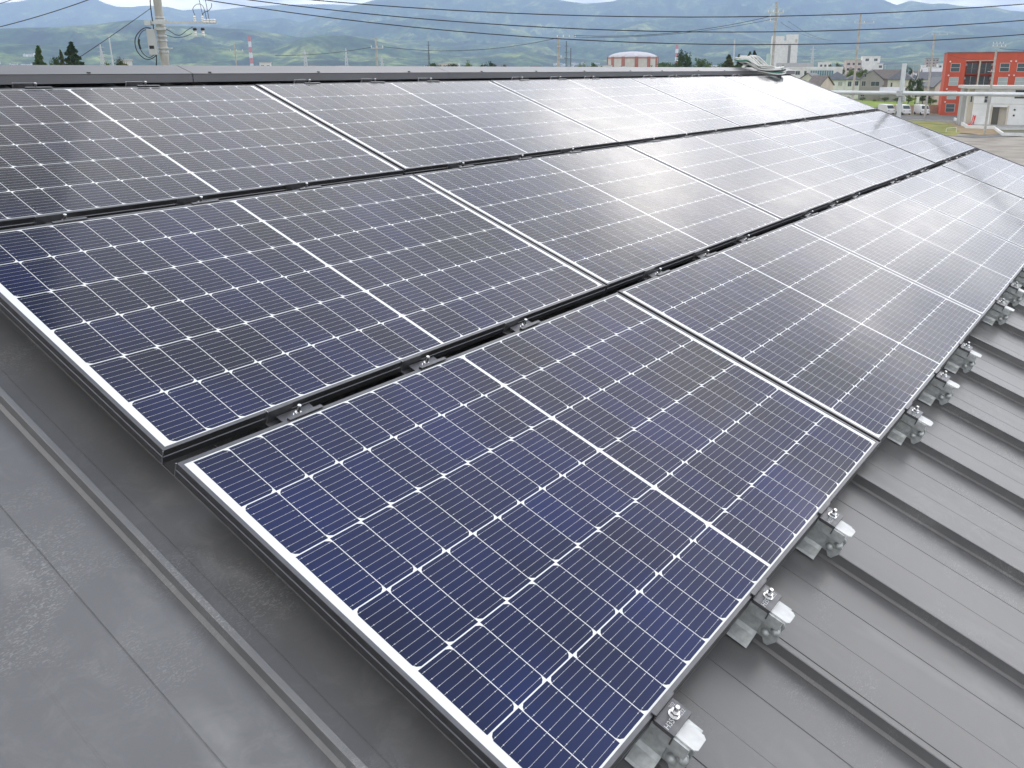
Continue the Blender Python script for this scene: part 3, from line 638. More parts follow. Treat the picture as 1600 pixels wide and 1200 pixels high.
q = MB(); q.box(-8 * sc, wE + .8, -.9, Dp + .4, zt_, zp(134.5)); q.build('roof', wmat('roof slab', (.58, .57, .54)), r)
q = MB(); q.box(gx0 + .003, gx0 + (gx1 - gx0) * .5, .5, .56, 0, gz - .003); q.build('garage_shutter', mat('brown shutter', (.13, .12, .095), .7), r)
q = MB(); q.box(gx0 + (gx1 - gx0) * .5, gx1 - .003, .9, .96, 0, gz - .003); q.build('door', beige_w, r)
for x0, x1 in ((gx0 - .28, gx0 - .002), (gx1 + .002, gx1 + .25)): q = MB(); q.box(x0, x1, -.06, -.002, 0, gz + .25); q.build('door_jamb', beige_w, r)
window(r, 4.4 * sc, zp(160.5), 2.4 * sc, 10 * sc, .5, glass, 'n'); window(r, 24 * sc, zp(161), .9, 1.15, 0, glass, '4'); window(r, 66 * sc, zp(154), 3.2, 1.3, 0, glass, 'v'); window(r, 95 * sc, zp(154), 1.6, 1.3, 0, glass, 'v')
for y in (172, 181): q = MB(); q.lathe([(.15, 0), (.15, .1), (.04, .12)], 12); q.build('vent_hood', dark, r, (68.5 * sc, -.001, zp(y)), (R(90), 0, 0))
q = MB(); q.box(9 * sc, wE, -.03, -.002, zp(163.4), zp(163)); q.build('wall_joint', grey_w, r)
q = MB(); q.box(-.05, wE, -.25, -.04, 0, .25); q.build('plinth', conc, r)
q = MB(); q.tube([(88 * sc, -.05, .3), (88 * sc, -.05, zt_ - .3)], .045, 8); q.build('downpipe', grey_w, r)
r = empty('slide', (0, 0, 0), (0, 0, YAW)); pb = at(1519, 183, dH - .8); r.location = (pb.x, pb.y, 0); tag(r, 'small bright red curved slide leaning against the white house', 'slide')
redp = mat('red plastic', (.75, .05, .03), .35)
z0_ = zp(187)
for dx in (0, .34):
    q = MB(); q.tube([(-.75 + dx, 0, .25 + z0_ * 0), (-.35 + dx, 0, .22), (.0 + dx, .05, .55), (.22 + dx, .2, 1.1), (.38 + dx, .35, 1.75)], .065, 8); q.build('rail', redp, r, smooth=True)
q = MB(); q.box(-.7, -.3, -.06, .06, .0, .2); q.box(.5, .6, .3, .4, 0, 1.6); q.build('support', redp, r)
# low white walls and a small rail in the lot
def low_wall(label, pix, h, t, m, name='low_wall', cat='wall'):
    pts = [gr(a, b) for a, b in pix]; c = pts[0]; r = MB()
    for a, b in zip(pts[:-1], pts[1:]):
        dv = (b - a).normalized() * (t * .5); nn = Vector((-dv.y, dv.x, 0)); a2, b2 = a - c - dv * .99, b - c + dv * .98
        vs = [a2 + nn, b2 + nn, b2 - nn, a2 - nn]; r.poly(vs + [v_ + Vector((0, 0, h)) for v_ in vs], [(0, 1, 2, 3), (4, 7, 6, 5), (0, 4, 5, 1), (1, 5, 6, 2), (2, 6, 7, 3), (3, 7, 4, 0)])
    return tag(r.build(name, m, None, c), label, cat)
low_wall('low white boundary wall before the white house', [(1491, 188.5), (1511, 201), (1553, 202.5)], .55, .25, white_w)
low_wall('low white wall stepping down beside the gravel lot', [(1554, 203), (1567, 212.5), (1600, 213.2), (1720, 213)], .45, .25, white_w)
low_wall('pale block wall behind the parked vans', [(1372, 177.5), (1474, 176.5)], 1.7, .2, wmat('sandy block', (.50, .45, .36), vscale=2), 'block_wall')
low_wall('low concrete kerb along the grass', [(1420, 188.7), (1496, 191.5)], .3, .2, conc, 'kerb', 'kerb')
r = place('guard_rail', 1480, 200, dist(gr(1481, 207)), 0); tag(r, 'small white pipe rail standing on the dry grass', 'guard rail')
q = MB(); q.tube([(-.1, 0, 0), (-.1, 0, .62), (1.3, 0, .75), (1.3, 0, 0)], .045, 8); q.build('rail', white_w, r)
# ------------------------------------------------------------------ vans
def make_van():
    r = empty('parked_van', (0, 0, 0)); wv, hv = 1.75, 2.0
    body = mat('white van paint', (.74, .74, .73), .3, spec=.6); q = MB()     # local: front faces -y
    q.prism([(0, .35), (0, .95), (.25, 1.18), (.85, hv - .12), (1.1, hv), (4.0, hv), (4.1, hv - .1), (4.15, .35)], .06, wv - .06, axis='x'); q.build('body', body, r, bevel=.05)
    q = MB(); q.poly([(.16, .268, 1.21), (wv - .16, .268, 1.21), (wv - .22, .80, hv - .17), (.22, .80, hv - .17)], [(0, 1, 2, 3)]); o = q.build('windscreen', glass, r); o.location = (0, -.035, .02)
    for x in (.12, wv - .42): q = MB(); q.box(x, x + .3, -.02, .02, .72, .92); q.build('headlight', curtain, r)
    q = MB(); q.box(.05, wv - .05, -.06, .0, .33, .55); q.build('bumper', body, r)
    for x in (.04, wv - .2):
        for y in (.55, 3.4): q = MB(); q.lathe([(.2, 0), (.3, .02), (.3, .14), (.2, .16)], 18); q.build('wheel', mat('tyre', (.03, .03, .03), .8), r, (x, y, .30), (0, R(90), 0))
    return r
van = make_van(); km = kidmap()
for i, (px, py, lab, yw) in enumerate([(1410, 180, 'white van parked just right of the scaffold post', 0), (1439, 180.3, 'white van parked behind a leaning utility pole, near the red block', 0), (1386, 179.5, 'white van parked left of the scaffold post, partly hidden by the roof', 8)]):
    o = van if i == 0 else copy_tree(van, None, km); p = gr(px, py); o.location = (p.x, p.y, .04); o.rotation_euler = (0, 0, YAW + R(yw)); tag(o, lab, 'van', 'white vans parked in the yard')
r = place('parked_car', 1460, 158, 262, 60); tag(r, 'dark small car parked in the field beside the red block', 'car')
q = MB(); q.prism([(0, .3), (0, .8), (.9, .95), (1.3, 1.45), (2.9, 1.45), (3.5, .95), (3.9, .85), (3.9, .3)], 0, 1.6, axis='y'); q.build('body', mat('dark car paint', (.03, .035, .04), .25, spec=.7), r, bevel=.05)
for x in (.7, 3.1):
    for y in (.0, 1.45): q = MB(); q.lathe([(.2, 0), (.31, .02), (.31, .15), (.2, .17)], 16); q.build('wheel', MATS['tyre'], r, (x, y + .16, .3), (R(90), 0, 0))
r = place('sign_board', 1432, 155, 236, 0); tag(r, 'upright blank white board standing in the green field', 'sign'); q = MB(); q.box(0, .72, 0, .06, .5, 2.1); q.build('board', white_w, r); q = MB(); q.box(.1, .16, .061, .12, 0, 1.9); q.build('post', galv, r); q = MB(); q.box(.56, .62, .061, .12, 0, 1.9); q.build('post', galv, r)
# ------------------------------------------------------------------ houses of the near row
house('house', 'white two storey house with a blue grey hipped roof', 1288.5, 1322, 292, 6.0, 2.5, 9, white_w, tile2, 'hip', -4, [(.14, 4.1, 1.2, 1.1), (.58, 4.1, 1.2, 1.1), (.2, 1.2, 4.2, 1.1), (.93, 4.0, .4, 1.4, glass, 'n')])
house('house', 'narrow white house with a dark balcony behind the brown leaning pole', 1324, 1342, 285, 6.1, 1.4, 7, white_w, tile, 'hip', 0, [(.1, 4.0, 1.0, 1.4, glass, 'v'), (.55, 4.2, 1.3, 1.3, glass, 'v'), (.3, 1.3, 1.6, 1.0, glass, 'v')])
house('house', 'dark grey brown house with a steep front gable', 1344, 1375, 270, 6.3, 2.7, 9, grey_w, tile, 'gy', -3, [(.10, 4.3, 1.1, 1.4, glass, 'v'), (.50, 4.3, 2.4, 1.3, glass, 'v'), (.10, 1.2, 1.1, 1.5, glass, 'v'), (.13, 6.9, .9, 1.1, glass, 'v')])
house('house', 'long brown roofed house between the dark gable and the beige one', 1362, 1398, 330, 6.0, 3.0, 9, brown_w, tile3, 'gx', -12, [(.3, 3.8, 1.6, 1.2)])
house('house', 'beige two storey house with a wide grey hipped roof', 1388, 1421, 288, 6.0, 2.9, 9, cream_w, tile, 'hip', -6, [(.13, 3.7, .5, 1.3, glass, 'n'), (.45, 3.5, 1.5, 1.5, beige_w, 'v')])
house('shed', 'low shed with a shallow light grey roof before the beige house', 1376, 1408, 262, 2.7, 1.2, 6, grey_w, roofl, 'gx', -4, [], 'shed', None, 140)
house('house', 'white walled house with a grey gable roof right of the scaffold post', 1437, 1457, 300, 5.9, 2.2, 9, white_w, tile, 'gx', 2, [(.25, 4.0, 1.6, 1.0, glass, 'v')])
house('house', 'grey house with a dark porch roof low between the trees', 1443, 1453, 250, 4.1, 1.3, 6, grey_w, tile, 'gx', 10, [(.2, 1.6, 1.0, 1.2, glass, 'v')], 'house', None, 130)
house('house', 'pale pink gabled house touching the left side of the red block', 1462, 1483, 235, 4.6, 2.4, 9, pink_w, tile, 'gy', 14, [(.3, 2.6, 1.2, 1.2)], 'house', None, 130)
house('house', 'light roofed house above the pink gable', 1458, 1486, 340, 6.2, 1.9, 9, white_w, tile, 'gx', 0, [(.3, 3.6, 1.5, 1.2)])
house('house', 'small white house behind the right of the beige roof', 1422, 1436, 310, 5.6, 1.9, 8, white_w, tile2, 'hip', 8, [(.3, 3.6, 1.5, 1.2, glass, 'v')])
house('house', 'small tiled house with a pink wall at the panels corner', 1262, 1282, 235, 5.2, 2.3, 8, pink_w, tile3, 'gx', -28, [(.7, 2.6, 1.0, 1.3, glass, 'v')], 'house', None, 122)
house('house', 'grey tiled house low against the far right panel edge', 1252, 1270, 262, 6.6, 1.5, 8, cream_w, tile, 'gy', -20, [(.4, 3.6, 1.2, 1.2)], 'house', None, 118)
# ------------------------------------------------------------------ larger buildings farther out
dd = 700; r = place('tower_building', 1204, 95, dd, 0); tag(r, 'tall white windowless tower block with a notched top behind a leaning pole', 'building'); s_ = mpx(dd); ztw = CAM.z + (109.8 - 57) * dd / 1450
q = MB(); q.box(0, 17 * s_, 0, 14, 0, ztw); q.box(17 * s_, 20.5 * s_, .8, 14, 0, ztw - 3.5); q.box(20.5 * s_, 36 * s_, 0, 14, 0, ztw + 1); q.build('wall', white_w, r)
q = MB(); q.box(23 * s_, 26.5 * s_, -.3, -.01, 4, ztw - 7); q.build('window_strip', mat('grey glass', (.25, .26, .25), .3), r)
q = MB(); q.box(2 * s_, 5 * s_, -.3, -.01, ztw - 8, ztw - 3); q.build('vent_panel', beige_w, r)
q = MB(); q.box(-5 * s_, -.01, 2, 14, 0, ztw * .62); q.build('side_wing', mat('pale green panel', (.50, .64, .58), .5), r)
q = MB(); q.box(32 * s_, 34.5 * s_, -.3, -.01, ztw - 5, ztw - 2.5); q.build('opening', beige_w, r)
def block(name, label, px0, px1, pyt, d, depth, wm, rm, yaw=0, wins=0, rows=1, cat='building', z0=0, hr=.4, group=None):
    zt_ = CAM.z + (110.0 - .002 * (px0 - 800) - pyt) * d / 1450; r = place(name, px0, pyt, d, yaw); w = (px1 - px0) * mpx(d)
    q = MB(); q.box(0, w, 0, depth, 0, zt_ - hr); q.build('wall', wm, r); q = MB(); q.box(-.2, w + .2, -.2, depth + .2, zt_ - hr, zt_); q.build('roof', rm, r)
    for j in range(rows):
        for i in range(wins): window(r, w * (i + .3) / wins, zt_ - 2.3 - 3.0 * j - hr, min(1.8, w / wins * .5), 1.3, 0, glass, 'v')
    return tag(r, label, cat, group)
block('warehouse', 'long low building with a white roof right of the white tower', 1216, 1264, 98, 460, 20, pink_w, roofl, 0, 0, hr=2.0)
block('factory', 'white building end left of the teal glass front', 1226, 1262, 104.5, 330, 15, white_w, white_w, 0, 3)
r = block('school_building', 'low white building with a long teal glass front', 1262, 1310, 104.0, 325, 14, white_w, white_w, 0, 0, hr=1.0)
s_ = mpx(325); q = MB(); q.box(1, 36 * s_, -.25, -.01, 3.0, 8.8); q.build('glass_front', mat('teal glass', (.12, .25, .28), .25), r)
for i in range(11): q = MB(); x = 1 + i * (36 * s_ - 1.1) / 10; q.box(x, x + .12, -.4, -.251, 3, 8.8); q.build('mullion', white_w, r)
block('office_block', 'small white block behind the teal front', 1280, 1297, 97, 560, 12, white_w, white_w, 0, 3)
block('factory', 'pinkish white factory wing left of the taller white box', 1322, 1351, 94, 520, 20, pink_w, beige_w, 0, 4, 2)
block('factory', 'tallest plain white factory box above the dark gable house', 1349, 1372, 87.5, 510, 20, white_w, white_w, 0, 2, 1)
block('factory', 'small white annex at the right of the factory box', 1371.5, 1379, 98, 505, 14, white_w, roofl, 0, 1, 2)
block('apartment_building', 'distant brown apartment block behind the poles', 1447, 1464, 91, 950, 18, wmat('far brown wall', (.40, .33, .30)), tile, 0, 4, 3)
block('hall', 'distant white flat hall left of the red block roofline', 1466, 1478, 99, 620, 14, white_w, white_w, 0, 2)
block('tank_house', 'distant white box with two round topped neighbours', 1440, 1446, 101.5, 480, 6, white_w, white_w, 0, 0)
block('shed', 'long white shed roof left of the brown block', 1447, 1456, 104, 470, 8, white_w, white_w, 0, 0, cat='shed')
block('shed', 'short white shed roof right of the brown block', 1458, 1464, 104, 470, 8, white_w, white_w, 0, 0, cat='shed')
block('house', 'small white building showing above the ridge cap near the red chimney', 405, 420, 96, 420, 10, white_w, roofl, 0, 2, cat='house')
block('pump_house', 'tiny white box above the ridge beside the conifers', 1155.5, 1166, 86, 300, 6, white_w, white_w, 0, 0)
block('hall', 'long pale roof on the ridge line among the low trees', 685, 712, 97.5, 520, 12, cream_w, roofl, 0, 5)
block('hall', 'pale low hall between the low trees and the round tank', 935, 955, 101, 480, 12, white_w, roofl, 0, 3)
block('house', 'white wall glimpsed behind the round left tree', 196, 204, 91, 180, 6, white_w, roofl, 12, 0)
block('warehouse', 'teal roofed warehouse behind the beige house', 1385, 1432, 101, 600, 20, wmat('teal wall', (.30, .42, .44)), roofl, 0, 0)
# round gas holder with a low dome
dd = 600; c = at(988.5, 95, dd); rad = 35.5 * mpx(dd); ztw = CAM.z + (110.4 - 90.5) * dd / 1450
r = empty('storage_tank', (c.x, c.y, 0), (0, 0, YAW)); tag(r, 'round cream storage tank with brown pilasters and a low pale dome', 'storage tank')
q = MB(); q.lathe([(rad, 0), (rad, ztw - .6)], 48); q.build('wall', cream_w, r)
q = MB(); q.lathe([(rad + .25, ztw - .6), (rad + .25, ztw)], 48); q.build('rim', wmat('tank brown', (.42, .16, .11)), r)
q = MB(); q.lathe([((rad - .3) * math.cos(a), ztw + 4.0 * math.sin(a)) for a in [i * math.pi / 16 for i in range(8)]] + [(.3, ztw + 4.0)], 48); q.build('dome', wmat('tank roof', (.60, .60, .63)), r, smooth=True)
for k in range(12):
    a = R(-90 + 30 * k + 3); q = MB(); q.box(-1.1, 1.1, -.3, .3, 0, ztw + .5); q.build('pilaster', MATS['tank brown'], r, ((rad + .2) * math.cos(a), (rad + .2) * math.sin(a), 0), (0, 0, a + R(90)))
# ------------------------------------------------------------------ trees
bark = mat('bark', (.10, .08, .06), .9, var=.2, vscale=4)
def leafm(nm, a, b): return mat(nm, a, .8, col2=b, vscale=1.3, detail=3, spec=.2)
LG = [leafm('leaf dark', (.030, .060, .022), (.085, .130, .040)), leafm('leaf mid', (.045, .090, .022), (.115, .170, .045)), leafm('leaf bright', (.090, .140, .025), (.20, .26, .06)), leafm('leaf olive', (.060, .075, .022), (.15, .16, .05))]
def make_tree(kind, seed, lm):
    rnd = random.Random(seed); r = empty('conifer_tree' if kind == 'c' else 'broadleaf_tree', (0, 0, 0)); q = MB()   # unit height 1
    q.tube([(0, 0, 0), (.004, .003, .35), (-.004, .002, .7), (0, 0, .93)], .022, 7, r2=.004)
    lf = MB(); cl = []
    if kind == 'c':
        for i in range(90):
            z = .12 + .86 * (i / 90) ** .95; rad_ = .24 * (1 - z) ** .85 * rnd.uniform(.5, 1.25) + .006; a = rnd.uniform(0, 6.28)
            e = (rad_ * math.cos(a), rad_ * math.sin(a), z - .03 * rad_ / .2)
            if i % 2: q.tube([(0, 0, z), e], .004, 4, r2=.001)
            for t in (.35, .7, 1.0): cl.append((e[0] * t, e[1] * t, z - .03 * t, .014 + .035 * (1 - z)))
        for z in np.linspace(.8, .99, 8): cl.append((rnd.uniform(-.005, .005), rnd.uniform(-.005, .005), z, .022 * (1.15 - z) * 3))
    else:
        for i in range(15):
            a = rnd.uniform(0, 6.28); z0 = rnd.uniform(.25, .5); rd = rnd.uniform(.12, .36); z1 = rnd.uniform(.42, .93) - rd * .3; e = (rd * math.cos(a), rd * math.sin(a), z1)
            q.tube([(0, 0, z0), (e[0] * .5, e[1] * .5, (z0 + z1) / 2 + .03), e], .010, 5, r2=.003); cl.append((*e, rnd.uniform(.09, .15)))
            for _ in range(3): cl.append((e[0] + rnd.uniform(-.1, .1), e[1] + rnd.uniform(-.1, .1), e[2] + rnd.uniform(-.08, .08), rnd.uniform(.05, .10)))
        cl.append((0, 0, .86, .12))
    for x, y, z, s in cl:
        for _ in range(int(45 if kind == 'c' else 90 * (s / .1))):
            v_ = Vector((rnd.gauss(0, 1), rnd.gauss(0, 1), rnd.gauss(0, .8))).normalized() * s * rnd.uniform(.3, 1); ct = Vector((x, y, z)) + v_
            a = Vector((rnd.gauss(0, 1), rnd.gauss(0, 1), rnd.gauss(0, 1))).normalized(); b = a.orthogonal().normalized(); h = rnd.uniform(.009, .020)
            lf.face([ct - a * h * 1.4, ct + b * h * .7, ct + a * h * 1.4, ct - b * h * .7])
    q.build('trunk', bark, r); lf.build('crown', lm, r); return r
protos = {}
def tree(kind, g, px, pyt, d, wpx, label, group='trees beyond the roof'):
    key = (kind, g); global km
    if key not in protos: o = make_tree(kind, len(protos) + 5, LG[g]); protos[key] = o; km = kidmap()
    else: o = copy_tree(protos[key], None, km)
    p = at(px, pyt, d); h = p.z; o.location = (p.x, p.y, 0); vis = min(1, max(.16, (h - 9.2) / h)) if px < 1240 else 1; w = wpx * mpx(d) / (.48 * vis ** .8 if kind == 'c' else .80 * min(1, (vis / .4) ** .5)); w = min(w, h * 1.9); o.scale = (w, w, h); o.rotation_euler = (0, 0, random.uniform(0, 6.28))
    tag(o, label, 'tree', group)
for a in [('c', 1, 59, 72, 190, 20, 'leftmost tall dark conifer above the ridge cap'), ('b', 1, 79, 88, 185, 22, 'round green tree between the two left conifers'), ('c', 3, 94, 78, 188, 11, 'thin small conifer between the left conifers'),
          ('c', 0, 110, 66, 180, 28, 'tallest dark conifer at the left'), ('b', 3, 186, 86, 170, 30, 'olive round tree left of the near utility pole'),
          ('b', 1, 676, 98.5, 330, 30, 'low green tree at the left of the ridge line clump'), ('b', 1, 703, 99.5, 340, 34, 'wide low green tree in the ridge line clump'), ('b', 2, 731, 92, 300, 20, 'yellow green tree in the ridge line clump'), ('b', 0, 757, 95, 280, 28, 'dark green tree right of the yellow green one'),
          ('b', 1, 790, 101, 330, 14, 'small pale tree alone on the ridge line'), ('b', 2, 912, 94.5, 320, 16, 'light green tree right of the thin towers'), ('b', 1, 931, 98, 320, 14, 'small green tree left of the storage tank'),
          ('b', 1, 1045, 97, 300, 44, 'wide low green tree right of the storage tank'), ('b', 0, 1071, 77, 250, 28, 'tall dark green tree right of the storage tank'), ('b', 1, 1107, 91, 240, 38, 'broad green tree between tank and cable coil'), ('b', 2, 1018, 100, 300, 20, 'low bright shrub like tree at the tank foot'),
          ('c', 3, 1139, 86, 230, 18, 'olive conifer left of the cable coil'), ('c', 1, 1155, 85, 260, 12, 'small conifer beside the tiny white box'), ('c', 0, 1172, 81, 215, 13, 'left one of two dark conifers above the coil'), ('c', 0, 1179, 79.5, 213, 14, 'right one of two dark conifers above the coil'),
          ('b', 0, 1218, 101, 260, 14, 'small dark tree at the white tower foot'), ('b', 0, 1309, 97, 360, 20, 'dark green tree behind the teal glass building'), ('b', 2, 1330, 103, 300, 18, 'yellow green tree left of the brown leaning pole'), ('b', 2, 1347, 102, 310, 22, 'yellow green tree before the white factory'),
          ('b', 1, 1434, 122, 238, 22, 'bushy green tree right of the scaffold post'), ('b', 3, 1424, 120, 242, 10, 'thin brownish tree beside the scaffold post'), ('b', 0, 1466, 132, 240, 10, 'small dark tree at the pink gable'), ('b', 0, 1421, 101.5, 420, 14, 'dark distant tree behind the scaffold post top')]: tree(*a)
for i, (px, py, d, w) in enumerate([(1383, 151, 255, 22), (1402, 153, 248, 20), (1420, 149, 240, 24), (1443, 148, 238, 26), (1455, 153, 232, 18), (1348, 152, 262, 24), (1366, 155, 258, 20), (1326, 151, 262, 20)]):
    tree('b', (2, 1)[i % 2], px, py, d, w, 'low leafy shrub at the edge of the green field', 'shrubs round the green field')
# ------------------------------------------------------------------ far houses, each one a thing
def far_house(wm, rm, seed):
    r = empty('house', (0, 0, 0)); gable_wall(-4.5, 4.5, -3.5, 3.5, 5.2, 1.7, 'x').build('wall', wm, r); roof_gable(-4.5, 4.5, -3.5, 3.5, 5.2, 1.9, 'x').build('roof', rm, r); return r
fh = [far_house(white_w, tile, 1), far_house(cream_w, tile2, 2), far_house(white_w, tile3, 3), far_house(grey_w, roofl, 4)]; km = kidmap(); uses = [0] * 4
def put_far(x, y, z, rz, s, label, group):
    i = random.randrange(4); o = fh[i] if not uses[i] else copy_tree(fh[i], None, km); uses[i] = 1
    o.location = (x, y, z); o.rotation_euler = (0, 0, rz); o.scale = (s, s, s * random.uniform(.8, 1.2)); tag(o, label, 'house', group)
rnd = random.Random(11)
for k in range(130):
    px = rnd.uniform(1245, 1480); d = rnd.uniform(360, 1100); p = at(px, 108, d)
    put_far(p.x, p.y, 0, YAW + R(rnd.choice([0, 90, 10, -15])), rnd.uniform(.8, 1.25), 'small distant house with a tiled roof in the town at the right', 'distant town houses at the right')
for k in range(60):
    px = rnd.uniform(-20, 110) if k < 34 else rnd.uniform(820, 960); v_ = ray(px, 100); a = math.atan2(v_.y, v_.x); d = rnd.uniform(3350, 4200); z = float(terrain(np.array([a]), np.array([d]))[0])
    put_far(CAM.x + d * math.cos(a), CAM.y + d * math.sin(a), max(z, 0) - 1, rnd.uniform(0, 3), rnd.uniform(1.3, 2.4), 'tiny pale house on the lower slope of the hills', 'pale houses on the hill foot')
for k in range(40):
    px = rnd.uniform(350, 1240); d = rnd.uniform(700, 1700); p = at(px, 104, d)
    s = (9 + 4.5 * d / 1450) / 6.9 * rnd.uniform(.9, 1.25)
    put_far(p.x, p.y, 0, YAW + R(rnd.choice([0, 90, 20])), s, 'pale building just showing over the ridge cap', 'pale buildings along the ridge line')
# ------------------------------------------------------------------ poles, towers, wires
pole_c = mat('pole concrete', (.46, .45, .41), .8, var=.12, vscale=3, detail=6); pole_b = mat('pole brown', (.46, .43, .38), .8, var=.12, vscale=3)
ceram = mat('white ceramic', (.85, .85, .84), .25); black = mat('black cable', (.02, .022, .025), .5)
def insul(par, x, y, z, dn=False, m=ceram):
    q = MB(); s = -1 if dn else 1
    q.lathe([(.035, 0), (.06, s * .03), (.035, s * .06), (.06, s * .10), (.03, s * .13), (.055, s * .17), (.02, s * .22)], 10); return q.build('insulator', m, par, (x, y, z))
def pole(label, px, pyt, d, rad, m, arms=(), name='utility_pole', base_r=None):
    p = at(px, pyt, d); r = empty(name, (p.x, p.y, 0), (0, 0, YAW)); q = MB(); q.tube([(0, 0, 0), (0, 0, p.z)], base_r or rad * 1.3, 12, r2=rad); q.build('pole', m, r)
    for py, x0, x1, n in arms:
        z = CAM.z + (109.8 - py) * d / 1450; a, b = x0 * mpx(d), x1 * mpx(d); q = MB(); q.box(a, b, -rad - .09, -rad - .01, z - .04, z + .04); q.build('crossarm', galv, r)
        for i in range(n): insul(r, a + (b - a) * (i / (n - 1) if n > 1 else .5) * .94 + .03, -rad - .05, z + .04)
    return tag(r, label, 'utility pole', 'utility poles')
pole('thin concrete pole with three insulators left of centre', 587, 59, 95, .10, pole_c, [(74, -7, 10, 3)])
pole('yellowish pole whose arm reaches right with three insulators', 872.5, 57, 92, .13, pole_b, [(58.5, -2, 25, 4), (72, -2, 3, 0), (90, -1, 8, 1)])
pole('tall concrete pole crossing the white tower', 1214, 3, 88, .12, pole_c, [(22, -12, 10, 4), (29, -9, 4, 2), (35, -16, 0, 1), (14, -4, 3, 0)])
pole('brown pole behind the narrow white house', 1345, 22, 125, .13, pole_b, [(38, -8, 20, 3)])
pole('slender pole rising behind the parked vans', 1461, 52, 172, .16, pole_b, [(56, -5, 18, 3)])
pole('pole standing in front of the white house door', 1557, 78, 126, .14, pole_c, [(74.5, -7, 12, 4), (70, -7, 8, 4), (113, -9, 1, 1)])
pole('small pale pole near the red and white chimney', 366, 69, 140, .09, pole_c, [(78, -6, 12, 3)])
pole('thin dark pole among the houses right of the scaffold post', 1428, 98, 290, .12, pole_b)
pole('second thin dark pole near the pink gable', 1437, 97, 300, .12, pole_b)
pole('third thin pole behind the bushy green tree', 1452, 101, 320, .12, pole_b)
# lattice pylons and striped chimneys
def pylon(label, px, pyt, d, wpx, m):
    p = at(px, pyt, d); r = empty('pylon', (p.x, p.y, 0), (0, 0, YAW)); h = p.z; w = wpx * mpx(d) / 2; t = w * .10; q = MB()
    for sx_ in (-1, 1):
        for sy_ in (-1, 1): q.tube([(sx_ * w, sy_ * w, 0), (sx_ * w * .3, sy_ * w * .3, h * .75), (sx_ * .1, sy_ * .1, h)], t, 5)
    for i in range(9):
        z0, z1 = h * i / 9, h * (i + 1) / 9; a, b = w * (1 - .93 * i / 9), w * (1 - .93 * (i + 1) / 9)
        for y in (-1, 1): q.tube([(-a, y * a, z0), (b, y * b, z1)], t * .6, 4); q.tube([(a, y * a, z0), (-b, y * b, z1)], t * .6, 4)
    q.build('lattice', m, r)
    for z in (.66, .78, .90):
        q = MB(); q.prism([(-w * 1.7, 0), (0, -t), (w * 1.7, 0), (0, t * 3)], -t, t, axis='y'); q.build('arm', m, r, (0, 0, h * z))
    return tag(r, label, 'pylon', 'lattice pylons')
pal = mat('pale lattice', (.62, .64, .64), .6); dkl = mat('dark lattice', (.12, .13, .14), .6)
pylon('pale lattice pylon left of the near utility pole', 156, 68, 900, 7, pal); pylon('pale pylon right of the striped chimney', 476, 78, 1100, 7, pal); pylon('pale pylon near the yellow green hill', 540, 75, 1000, 6, pal)
pylon('short pale pylon beside the thin concrete pole', 596.5, 88, 1300, 5, pal); pylon('dark slim pylon above the low trees', 669, 64, 600, 4, dkl); pylon('dark slim pylon right of the yellowish pole', 885, 64, 380, 4, dkl); pylon('pale lattice pylon right of the white tower', 1271, 72, 900, 6, pal)
def mast(label, px, pyt, d, rad, m, name='mast'):
    p = at(px, pyt, d); r = empty(name, (p.x, p.y, 0)); h = p.z; nseg = 7
    for i in range(nseg): q = MB(); q.lathe([(rad * (1.25 - .25 * i / nseg), h * i / nseg), (rad * (1.25 - .25 * (i + 1) / nseg), h * (i + 1) / nseg - (.001 if i < nseg - 1 else 0))], 14); q.build('section', m[i % len(m)], r)
    return tag(r, label, 'chimney' if name == 'chimney' else 'mast')
rw = [wmat('chimney red', (.62, .14, .09)), wmat('chimney white', (.78, .78, .76))]
mast('red and white banded chimney left of centre', 389, 56, 3000, 4.8, rw, 'chimney'); mast('faint red and white chimney right of the storage tank', 1058, 70, 3000, 4.6, rw, 'chimney')
mast('thin dark mast right of the slim pylon', 892, 75, 300, .14, [dkl]); mast('thin white mast left of the near pole', 170, 56, 500, .3, [pal])
mast('tall thin pale mast behind the coil', 1148, 62, 500, .35, [pal])
# ---- the near utility pole
dd = 32; p = at(245.6, 0, dd); s_ = mpx(dd); zz = lambda y: CAM.z + (112.2 - y) * dd / 1450
r = empty('utility_pole', (p.x, p.y, 0), (0, 0, YAW)); tag(r, 'near thick concrete utility pole with cable loop and grey box', 'utility pole', 'utility poles')
X0 = lambda px, y: (px - 245.6 - (y * .127)) * s_      # metres right of the pole axis
q = MB(); q.tube([(0, 0, 0), (0, 0, 14.2)], .185, 20, r2=.125); q.build('pole', pole_c, r, smooth=False)
for y, e, hh_ in ((29, .03, .03), (33.5, .06, .05), (40, .03, .035), (46.5, .10, .06), (57, .04, .04), (64, .03, .03), (75.5, .08, .03), (81, .04, .05)):
    q = MB(); q.lathe([(.150, -hh_), (.150 + e * .6, -hh_ * .6), (.150 + e * .6, hh_ * .6), (.150, hh_)], 18)
    if e > .05: q.box(.14, .14 + e * 2.2, -.03, .03, -.02, .02); q.box(-.16 - e, -.14, -.03, .03, -.02, .02)
    q.build('band', galv, r, (0, 0, zz(y)))
q = MB(); q.box(X0(233, 37), X0(333, 37), -.26, -.19, zz(37) - .045, zz(37) + .045); q.build('crossarm', galv, r)
q = MB(); q.box(X0(233.5, 37), X0(242, 37), -.32, -.18, zz(41), zz(34)); q.build('bracket', galv, r)
q = MB(); q.box(X0(239.5, 60), X0(249, 60), -.42, -.22, zz(86), zz(47)); bx = q.build('control_box', wmat('box grey', (.50, .52, .51)), r, bevel=.01)
q = MB(); q.box(X0(241, 60), X0(247.5, 60), -.426, -.421, zz(77), zz(72)); q.build('plate', dark, bx)
